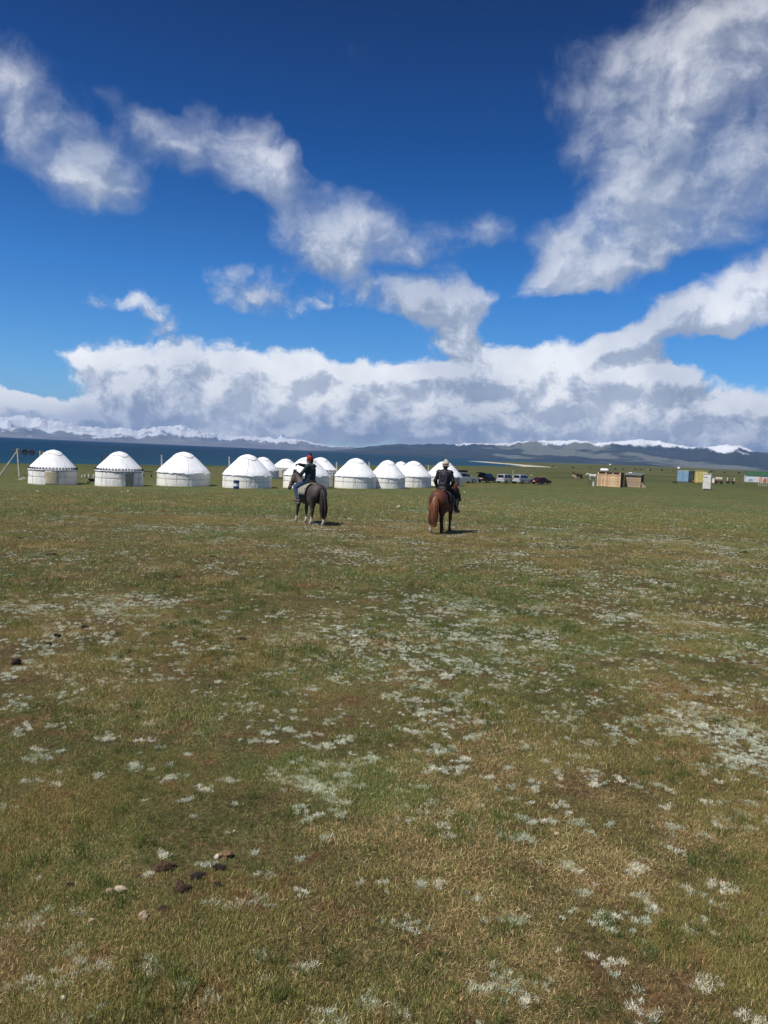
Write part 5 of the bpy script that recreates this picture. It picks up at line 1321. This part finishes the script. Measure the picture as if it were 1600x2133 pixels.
def person(name, label, horse_o, J, M, hscale=1.0):
    """J: joints in the horse's local frame; seat is on the saddle"""
    loc = horse_o.location; T = empty(name, loc, horse_o.rotation_euler.z); tag(T, label, 'person')
    V = {k: Vector(v) for k, v in J.items()}
    hd = V['head']; look = V['look'].normalized(); sd_ = look.cross(Vector((0, 0, 1))).normalized(); upv = sd_.cross(look).normalized()
    s = SDF()
    s.cap(V['pelvis'], V['waist'], .13, .115, .06, (1, 1.15, 1)); s.cap(V['waist'], V['chest'], .115, .125, .06, (1, 1.2, 1))
    s.cap(V['sL'], V['sR'], .065, .065, .06); s.cap(V['chest'], V['neck'], .07, .052, .05); s.cap(V['neck'], hd-look*.01, .052, .055, .03)
    for q in 'LR':
        s.chain([V['s'+q], V['e'+q], V['w'+q]], [.050, .040, .028], .03); s.chain([V['h'+q], V['k'+q], V['a'+q]], [.085, .058, .042], .04); s.cap(V['a'+q], V['t'+q], .04, .03, .03)
    # head: skull, jaw, nose, brows, lips, ears
    s.ell(hd+upv*.035-look*.01, (.088, .088, .105), .03); s.cap(hd+look*.03-upv*.03, hd+look*.055-upv*.075, .055, .038, .03)
    s.cap(hd+look*.088+upv*.012, hd+look*.108-upv*.028, .010, .014, .012); s.cap(hd+look*.083+upv*.028+sd_*.03, hd+look*.083+upv*.028-sd_*.03, .012, .012, .012)
    s.cap(hd+look*.088-upv*.062+sd_*.018, hd+look*.088-upv*.062-sd_*.018, .009, .009, .006)
    for sg in (-1, 1): s.ell(hd+sd_*sg*.088-upv*.01-look*.005, (.020, .014, .030), .008)
    sdf_obj('body', s, .0135, M['skin'], T)
    for sg in (-1, 1):
        MB().lathe([(0, -.012), (.010, -.007), (.012, 0), (.010, .007), (0, .012)], 8, hd+look*.083+sd_*sg*.030+upv*.008).build('eye', M_EYE, T, True)
    # jacket
    s = SDF(); g = .022
    hem = V['pelvis']+Vector((0, 0, .02))
    s.cap(hem, V['waist'], .150+g, .125+g, .06, (1, 1.12, 1)); s.cap(V['waist'], V['chest'], .125+g, .140+g, .06, (1, 1.18, 1))
    s.cap(V['sL'], V['sR'], .072+g*.6, .072+g*.6, .07); s.cap(V['chest'], V['neck']-Vector((0, 0, .01)), .085, .068, .05)
    for q in 'LR': s.chain([V['s'+q], V['e'+q], V['w'+q]], [.072, .058, .046], .035)
    quilt = M.get('quilt', 0); hz_ = hem.z-.10
    s.cut(lambda X, Y, Z: (hz_-Z))
    def folds(Vv):
        c = np.array(V['chest']); d = Vv-c; n = d/np.maximum(np.linalg.norm(d, axis=1, keepdims=True), 1e-6)
        w = (fbm(Vv[:, 2]*14+Vv[:, 0]*5, Vv[:, 1]*9+Vv[:, 0]*7, 4, 3)-.5)*.030
        if quilt: w = w+.007*np.abs(np.sin(Vv[:, 2]*math.pi/.075))
        return Vv+n*w[:, None]
    sdf_obj('jacket', s, .0135, M['jacket'], T, warp=folds)
    if 'hood' in M:
        s = SDF(); nb = V['neck']-look*.09-Vector((0, 0, .03)); s.ell(nb-Vector((0, 0, .03)), (.10, .13, .07), .04); s.cap(V['neck']+sd_*.06-Vector((0, 0, .02)), V['neck']-sd_*.06-Vector((0, 0, .02)), .045, .045, .04)
        sdf_obj('hood', s, .014, M['hood'], T)
        s = SDF(); s.ell(V['chest']+Vector((0, 0, .17))-look*.02+sd_*.03, (.11, .16, .055), .03); 
        sdf_obj('shoulder_yoke', s, .014, M['yoke'], T)
    else:
        s = SDF(); s.cap(V['neck']-Vector((0, 0, .03)), V['neck']+Vector((0, 0, .025)), .068, .066, .01); sdf_obj('collar', s, .014, M['jacket'], T)
    # trousers
    s = SDF(); s.cap(V['pelvis']-Vector((.0, 0, .02)), V['waist']-Vector((0, 0, .05)), .150, .125, .05, (1, 1.12, 1))
    s.cap(V['hL'], V['hR'], .10, .10, .06)
    for q in 'LR': s.chain([V['h'+q], V['k'+q], V['a'+q]+Vector((0, 0, .05))], [.108, .080, .060], .04)
    def tf(Vv):
        w = (fbm(Vv[:, 2]*16, Vv[:, 0]*9+Vv[:, 1]*6, 4, 8)-.5)*.026; c = (Vv-np.array(V['pelvis'])); c = c/np.maximum(np.linalg.norm(c, axis=1, keepdims=True), 1e-6); return Vv+c*w[:, None]
    sdf_obj('trousers', s, .0135, M['trousers'], T, warp=tf)
    for q in 'LR':
        a, t = V['a'+q], V['t'+q]; d = (t-a); d.z = 0; d.normalize(); heel = a-d*.05-Vector((0, 0, .05)); w = d.cross(Vector((0, 0, 1)))
        s = SDF(); s.cap(a+Vector((0, 0, .05)), a-Vector((0, 0, .02)), .056, .052, .03); s.cap(heel, t, .042, .036, .03); s.cap(heel+Vector((0, 0, .03)), t+Vector((0, 0, .0))-d*.06+Vector((0, 0, .02)), .045, .042, .03)
        o = sdf_obj('shoe', s, .011, M['shoe'], T)
        q0 = heel-Vector((0, 0, .042)); q1 = t-Vector((0, 0, .034))
        MB().tube([q0-d*.03, q0, (q0+q1)/2, q1, q1+d*.03], [.028, .040, .040, .038, .026], 8).build('sole', M_SOLE, o, True)
    for q in 'LR':
        fd = V['f'+q]; hand('glove', V['w'+q]+fd.normalized()*.03, fd, V['p'+q], M['glove'], T, curl=M.get('curl'+q, 1.0), h=.006)
    # hair and hat
    s = SDF(); s.ell(hd+upv*.01-look*.035, (.088, .098, .105), .03); s.cap(hd-look*.06-upv*.03, hd-look*.065-upv*.09, .06, .04, .03)
    sdf_obj('hair', s, .013, mat('dark_hair', (.03, .018, .012), .6, .2, 20), T)
    s = SDF(); s.ell(hd+upv*.075-look*.012, (.108, .108, .098), .03); s.cap(hd+upv*.10-look*.015, hd+upv*.17-look*.025, .078, .045, .04)
    zc = float((hd+upv*.022).z)
    s.cut(lambda X, Y, Z: (hd.x*upv.x+hd.y*upv.y+hd.z*upv.z+M.get('hatz', .022))-(X*upv.x+Y*upv.y+Z*upv.z))
    def knit(Vv):
        c = np.array(hd+upv*.05); d = Vv-c; a = np.arctan2(d[:, 1], d[:, 0]); return Vv+d*(.035*np.sin(a*22)+.05*(fbm(Vv[:, 2]*30, a*3, 3, 4)-.5))[:, None]
    o = sdf_obj('hat', s, .011, M['hat'], T, warp=knit)
    b = MB(); b.tube([hd+upv*(M.get('hatz', .022)+.013)-look*.012+(look*math.cos(q)+sd_*math.sin(q))*.108 for q in np.linspace(0, 6.283, 25)], .013, 8); b.build('hat_brim', M['brim'], o, True, fix=False)
    if 'pom' in M:
        s = SDF(); pc = hd+upv*.225-look*.03; rs = random.Random(2)
        for i in range(16): s.ell(pc+Vector((rs.gauss(0, .022), rs.gauss(0, .022), rs.gauss(0, .018))), (.020,)*3, .006)
        sdf_obj('pompom', s, .009, M['pom'], o)
    return T
# ---- grey horse and rider in the red hat
p1 = hit(642.5, 1091.5)
G_ = (.055, .040, .036)
HZ1 = R_(90+35)
c1 = coat('dark_grey_coat', (.060, .047, .043), (.030, .026, .025)); h1 = hair_mat('grey_tail_hair', (.022, .018, .017), (.075, .045, .032))
wool = mat('grey_wool_pad', (.33, .31, .25), .95, .25, 14, .4, 60)
hl = horse('horse', 'dark grey brown horse with pale socks carrying the rider in the red hat', p1, HZ1, c1, h1,
    neck=[(.64, .0, 1.36)], poll=(.84, .08, 1.62), hdir=(.30, .30, -.88), hind=[(-.40, .0), (-.74, .0)], fore=[(.60, .0), (.40, .0)], tail_dx=-.03, socks=(1, 1, 1, 1), pad=wool, tailr=1.15)
hl.location = Vector(p1)
PJ = dict(pelvis=(.02, 0, 1.46), waist=(-.01, 0, 1.62), chest=(-.01, .01, 1.80), neck=(.0, .01, 1.98), head=(.02, .03, 2.11), look=(.25, .95, -.05),
    sL=(-.10, .17, 1.91), sR=(.09, -.15, 1.91), eL=(.02, .33, 1.66), wL=(.24, .20, 1.62), fL=(.9, -.4, 0), pL=(0, 0, -1),
    eR=(.30, .06, 1.93), wR=(.22, .30, 1.97), fR=(-.25, .95, .05), pR=(0, 0, -1),
    hL=(.05, .12, 1.40), hR=(.05, -.12, 1.40), kL=(.38, .32, 1.20), kR=(.40, -.32, 1.20), aL=(.15, .34, .80), aR=(.18, -.36, .80), tL=(.33, .38, .73), tR=(.36, -.38, .73))
person('person', 'rider in red orange bobble hat, dark green jacket and blue jeans raising a gloved arm', hl, PJ,
    dict(skin=M_SKIN, jacket=mat('teal_softshell', (.022, .045, .050), .8, .2, 8, .3, 60), hood=mat('dark_hood', (.012, .018, .022), .85, .2, 8), yoke=mat('pale_blue_yoke', (.30, .38, .46), .8, .1, 8), trousers=M_JEAN, glove=M_GLOVE, shoe=M_SHOE,
         hat=mat('red_knit', (.42, .055, .025), .95, .35, 40, col2=(.22, .03, .03)), brim=mat('red_knit_brim', (.30, .03, .022), .95, .3, 40), pom=mat('dark_pompom', (.035, .02, .025), .95, .3, 40)))
# ---- chestnut horse and rider in the white hat
p2 = hit(920, 1109.5)
HZ2 = R_(90-20)
c2 = coat('chestnut_coat', (.115, .032, .012), (.018, .008, .006)); h2 = hair_mat('chestnut_tail_hair', (.12, .040, .016), (.27, .10, .040))
dpad = mat('dark_pad', (.035, .033, .038), .9, .3, 14)
h2o = horse('horse', 'chestnut horse seen from behind, one white hind sock, under the rider in black', p2, HZ2, c2, h2,
    neck=[(.66, -.03, 1.30)], poll=(.96, -.10, 1.44), hdir=(.55, -.22, -.80), hind=[(-.78, .0), (-.55, .0)], fore=[(.50, .0), (.42, .0)], tail_dx=.02, socks=(1, 0, 0, 0), pad=dpad, dark_legs=.9, tailr=1.2)
h2o.location = Vector(p2)
PJ = dict(pelvis=(.0, 0, 1.46), waist=(.0, -.005, 1.62), chest=(.02, -.01, 1.80), neck=(.04, -.01, 1.98), head=(.06, -.01, 2.11), look=(.97, .10, -.08),
    sL=(.02, .185, 1.90), sR=(.02, -.185, 1.90), eL=(-.02, .285, 1.64), wL=(.14, .25, 1.42), fL=(.6, -.1, -.8), pL=(.3, -1, 0),
    eR=(.02, -.285, 1.64), wR=(.24, -.20, 1.52), fR=(.9, .35, -.1), pR=(0, 0, -1),
    hL=(.05, .12, 1.40), hR=(.05, -.12, 1.40), kL=(.40, .34, 1.18), kR=(.38, -.36, 1.16), aL=(.16, .36, .78), aR=(.14, -.40, .76), tL=(.33, .40, .72), tR=(.31, -.45, .70))
pd2 = person('person', 'rider seen from behind in cream knitted hat and black padded jacket', h2o, PJ,
    dict(skin=M_SKIN, jacket=mat('black_padded_jacket', (.012, .012, .020), .6, .2, 8, .3, 40), trousers=M_BTR, glove=M_GLOVE, shoe=mat('black_boot', (.012, .012, .012), .5, .2, 8), quilt=1,
         hat=mat('cream_knit', (.58, .54, .45), .95, .3, 30, col2=(.34, .31, .25)), hatz=-.012, brim=mat('cream_knit_brim', (.50, .46, .38), .95, .25, 30), curlL=.5))
pip = MB()
for sg in (-1, 1):
    pip.tube([(-.158-.0*abs(sg), .115*sg, 1.84), (-.180, .105*sg, 1.74), (-.172, .085*sg, 1.62), (-.165, .075*sg, 1.56)], .0045, 5)
pip.tube([(-.168, .08, 1.575), (-.172, 0, 1.57), (-.168, -.08, 1.575)], .005, 5)
pip.build('reflective_piping', mat('piping', (.22, .22, .25), .4, .1, 5), pd2, True, fix=False)
# ---- animals out on the plain
cb = coat('brown_far_coat', (.10, .035, .018), (.02, .01, .008)); cw = coat('white_far_coat', (.62, .60, .52), (.5, .48, .42)); hb = hair_mat('dark_far_hair', (.015, .01, .008), (.03, .02, .015)); hw = hair_mat('pale_far_hair', (.5, .48, .42), (.4, .38, .33))
p = hit(1203, 999.5)
horse('horse', 'dark brown saddled horse standing side on at the hitching rail', p, R_(178), cb, hb, neck=[(.70, 0, 1.34)], poll=(1.0, 0, 1.60), hdir=(.75, 0, -.65), h=.035, socks=(0, 0, 0, 0), dark_legs=.8)
p = hit(1233.5, 1001.5)
horse('horse', 'white horse partly hidden by the left end of the long plank shed', p, R_(176), cw, hw, neck=[(.72, 0, 1.26)], poll=(1.05, 0, 1.42), hdir=(.75, 0, -.65), h=.035, socks=(0, 0, 0, 0), tack=False)
# foal-like pale shape beside the brown horse
p = hit(1196, 1000)
horse('foal', 'small tan foal standing behind the dark brown saddled horse', p, R_(110), coat('tan_far_coat', (.36, .26, .15), (.2, .15, .1)), hw, neck=[(.62, 0, 1.30)], poll=(.85, 0, 1.55), hdir=(.75, 0, -.65), h=.045, socks=(0, 0, 0, 0), tack=False, scale=.72)
# cattle
def cow_sdf(graze):
    s = SDF(); s.cap((-.7, 0, 1.0), (.55, 0, .98), .33, .34, .1, (1, .85, 1)); s.ell((-.75, 0, 1.15), (.2, .2, .15), .08); s.ell((.5, 0, .95), (.3, .24, .4), .1)
    hp = Vector((1.25, 0, .38)) if graze else Vector((1.28, 0, 1.28))
    s.cap((.7, 0, 1.1), hp-Vector((.22, 0, -.12)), .22, .13, .08); s.cap(hp-Vector((.2, 0, -.1)), hp+Vector((.18, 0, -.18)), .13, .08, .05)
    for sg in (-1, 1):
        s.cap(hp+Vector((-.2, .1*sg, .18)), hp+Vector((-.18, .24*sg, .24)), .035, .012, .02); s.cap(hp+Vector((-.24, .1*sg, .12)), hp+Vector((-.28, .26*sg, .1)), .04, .03, .02)
        for x in (-.75, .5): s.chain([(x, .18*sg, .85), (x-.03, .18*sg, .45), (x, .18*sg, .04)], [.15, .07, .06], .05)
    s.chain([(-1.0, 0, 1.2), (-1.08, 0, .9), (-1.06, 0, .5)], [.04, .03, .045], .02)
    return s
CM = [mat('cow_black', (.018, .015, .014), .7, .2, 3), mat('cow_brown', (.09, .04, .022), .7, .2, 3), mat('cow_pale', (.42, .38, .31), .7, .2, 3)]
cache = {}
COWS = [(1151,973.5,0,1,'black cow grazing far left on the plain above the dark red car'),(1194,974,0,1,'black cow grazing on the plain above the brown saddled horse'),(1229.5,974,1,0,'brown cow on the plain above the white horse'),(1282,976,0,1,'black cow standing on the plain right above the long plank shed'),(1298.5,975.5,1,1,'brown cow grazing above the gap between the two plank sheds'),(1324,976,0,0,'black cow above the weathered shed roof'),(1335,976.5,1,0,'brown cow just right of the black cow above the weathered shed'),
 (1352,977,2,1,'pale cow on the plain right of the weathered shed'),(1355,977,0,0,'black cow touching the pale cow right of the weathered shed'),(1379,976,0,0,'lone black cow halfway between the weathered shed and the blue container'),(1402,977.5,0,1,'black cow grazing just left of the blue container roof'),(1424,977,1,1,'brown cow behind the blue container roof'),(1444,977.5,0,1,'black cow above the gap between blue container and yellow cabin'),(1482,979,0,0,'black cow above the side box of the white booth'),(1510,980,1,1,'brown cow above the two carts'),(1540,981,0,1,'black cow left of the painted kiosk'),(1556,981.5,0,0,'black cow right above the kiosk roof'),(1583,982.5,1,0,'brown cow nearest the right edge above the kiosk')]
for i, (px, py, c_, gr, lab) in enumerate(COWS):
    key = (c_, gr)
    if key not in cache:
        o = sdf_obj('cow', cow_sdf(gr), .06, CM[c_]); cache[key] = o.data
    else: o = bpy.data.objects.new('cow', cache[key]); COL.objects.link(o)
    # out on the plain: distance limited so that each keeps a cow's size
    v = ray(px, py); a = math.atan2(v.x, v.y); hp_ = hit(px, py); d = min(math.hypot(hp_.x, hp_.y), 650)
    o.location = (d*math.sin(a), d*math.cos(a), gz(d*math.sin(a), d*math.cos(a))); o.rotation_euler = (0, 0, random.Random(i*3).choice([0, 2.9, .4, 3.5, 1.2]))
    tag(o, lab, 'cow', 'cattle grazing far out on the plain')
# ------------------------------------------------------------------ stones and dung on the pasture
def lump(name, seed, sx_, sy_, sz_, m_, rough=.35, parts=1):
    bm = bmesh.new(); rs = random.Random(seed)
    for k in range(parts):
        r = bmesh.ops.create_icosphere(bm, subdivisions=3, radius=1)
        ox, oy, f = (rs.uniform(-.7, .7), rs.uniform(-.6, .6), rs.uniform(.4, .75)) if k else (0, 0, 1)
        for v in r['verts']:
            c = v.co.copy(); n1 = float(fbm(np.array([c.x*1.3+seed+k]), np.array([c.y*1.3+c.z*1.7]), 4, seed)[0])-.5; n2 = float(fbm(np.array([c.x*5+seed]), np.array([c.y*5+c.z*4]), 3, seed+9)[0])-.5
            c *= 1+rough*1.8*n1+rough*.5*n2; v.co = Vector((c.x*sx_*f+ox*sx_, c.y*sy_*f+oy*sy_, max(c.z, -.35)*sz_*f+sz_*.28*f))
    me = bpy.data.meshes.new(name); bm.to_mesh(me); bm.free(); return wrap(name, me, m_, None, rough < .3)
M_ST = mat('beige_stone', (.50, .40, .29), .9, .25, 6, .5, 30, coord='Object'); M_STW = mat('white_stone', (.55, .52, .45), .85, .2, 6, .4, 30); M_STG = mat('grey_white_stone', (.42, .42, .38), .9, .3, 9, .6, 30); M_STP = mat('pinkish_stone', (.44, .31, .22), .9, .25, 7, .5, 30)
M_DNG = mat('dry_dung', (.032, .021, .014), .95, .4, 12, .9, 40); M_DNB = mat('brown_dung', (.085, .048, .026), .95, .4, 12, .9, 40); M_DNT = mat('tan_clod', (.27, .17, .085), .95, .35, 12, .8, 40)
BITS = [
 ('stone',157,1032,7,.5,M_ST,1,'small beige stone on the grass below the first and second yurts'),
 ('stone',255,1027,7,.55,M_ST,1,'left of two beige blocks lying below the second yurt'),
 ('stone',267,1025,8,.5,M_ST,1,'right of two beige blocks lying below the second yurt'),
 ('stone',79,1024,9,.16,M_STW,2,'flat pale scattering of stone below the first yurt'),
 ('stone',831,1057,9,.55,M_STW,2,'small white stone between the two riders'),
 ('stone',1090,1114,13,.55,M_STG,2,'rounded grey white stone right of the chestnut horse'),
 ('stone',968,1026,5,.5,M_STW,1,'tiny white stone on the grass below the silver car'),
 ('stone',1108,991,5,.5,M_STW,1,'tiny pale stone behind the parked cars, near the dark red one'),
 ('stone',266,1378,19,.30,M_ST,1,'flat beige stone left of centre in the middle meadow'),
 ('bone',742,1327,20,.22,M_STW,1,'thin curved pale bone lying in the middle of the meadow'),
 ('stone',1552,1290,13,.4,M_STP,1,'small pinkish stone near the right edge above the silver patch'),
 ('stone',180,1270,9,.4,M_STP,1,'small pinkish stone above the dung pats on the left'),
 ('stone',810,1645,9,.6,M_ST,1,'small tan pebble just above the middle of the foreground'),
 ('stone',1190,1696,9,.6,M_STW,1,'small pale pebble upper of a pair on the right foreground soil'),
 ('stone',1160,1744,12,.7,M_ST,1,'small tan pebble lower of a pair on the right foreground soil'),
 ('stone',229,1863,15,.7,M_STP,1,'left rounded pinkish stone of a small row in the left foreground'),
 ('stone',252,1861,26,.5,M_ST,2,'broken beige stone right in a small row in the left foreground'),
 ('stone',299,1922,20,1.0,M_STP,1,'upright pinkish stone standing in the left foreground grass'),
 ('stone',191,1925,12,.4,M_ST,1,'small flat beige stone left of the upright pinkish stone'),
 ('stone',132,2094,13,.6,M_STW,1,'small pale stone near the bottom left corner'),
 ('stone',452,1792,12,.9,M_STW,1,'small pale stone touching the tan clod'),
 ('clod',470,1786,28,.55,M_DNT,2,'tan earth clod at the upper right end of the dung line'),
 ('dung',457,1817,30,.5,M_DNG,3,'blackish dung pat below the tan clod'),
 ('dung',452,1850,28,.5,M_DNG,2,'dark dung pat under the silver plant at the right of the dung line'),
 ('dung',412,1834,32,.5,M_DNG,3,'dark dung heap in the middle of the dung line'),
 ('dung',345,1813,52,.42,M_DNB,4,'wide brown crumbly dung heap, farthest of the left foreground heaps'),
 ('dung',376,1862,42,.55,M_DNB,3,'brown dung lump casting a black shadow in the left foreground'),
 ('dung',338,1894,22,.45,M_DNG,2,'small reddish black dung pat above the upright pinkish stone'),
 ('dung',145,1852,20,.6,M_DNG,2,'small black dung lump alone in the left foreground'),
 ('dung',36,1388,22,1.0,M_DNG,2,'black upright dung lump with a pale top at the left edge'),
 ('dung',120,1328,19,.6,M_DNG,2,'black dung pat, middle one of three in a slanting line on the left'),
 ('dung',101,1344,12,.7,M_DNG,2,'smallest black dung pat of three in a slanting line on the left'),
 ('dung',176,1309,17,.6,M_DNG,2,'black dung pat with reddish edge, upper one of three in a slanting line'),
 ('dung',110,1158,22,.4,M_DNG,4,'flat dark dung pat at the left below the first yurt'),
 ('dung',44,1122,14,.35,M_DNB,2,'faint brown dung pat at the far left meadow'),
 ('dung',444,1161,16,.35,M_DNB,2,'faint brown dung pat below the barrel yurt'),
 ('dung',504,1333,26,.35,M_DNG,3,'flat dark dung pat left of the thin pale bone'),
 ('dung',704,1227,14,.5,M_DNG,2,'small black dung lump in the middle meadow below the grey horse'),
 ('dung',1550,1153,18,.35,M_DNG,3,'flat dark dung pat near the right edge of the meadow'),
]
for i, (nm, px, py, w, asp, m_, pr, lab) in enumerate(BITS):
    p = hit(px, py); k = F_PX/math.sqrt(p.x**2+p.y**2+(CAM_Z-p.z)**2); s = w/k/2*(.86 if nm != 'dung' else .78)
    rs = random.Random(i+50)
    o = lump(nm, i+3, s, s*rs.uniform(.6, .9), s*max(asp*1.3, .3)*(.8 if nm == 'dung' else 1), m_, .42 if nm == 'stone' else .75, pr)
    o.location = p+Vector((0, 0, .05*s)); o.rotation_euler.z = rs.uniform(-.4, .4)
    tag(o, lab, {'stone': 'stone', 'dung': 'dung', 'clod': 'earth clod', 'bone': 'bone'}[nm])
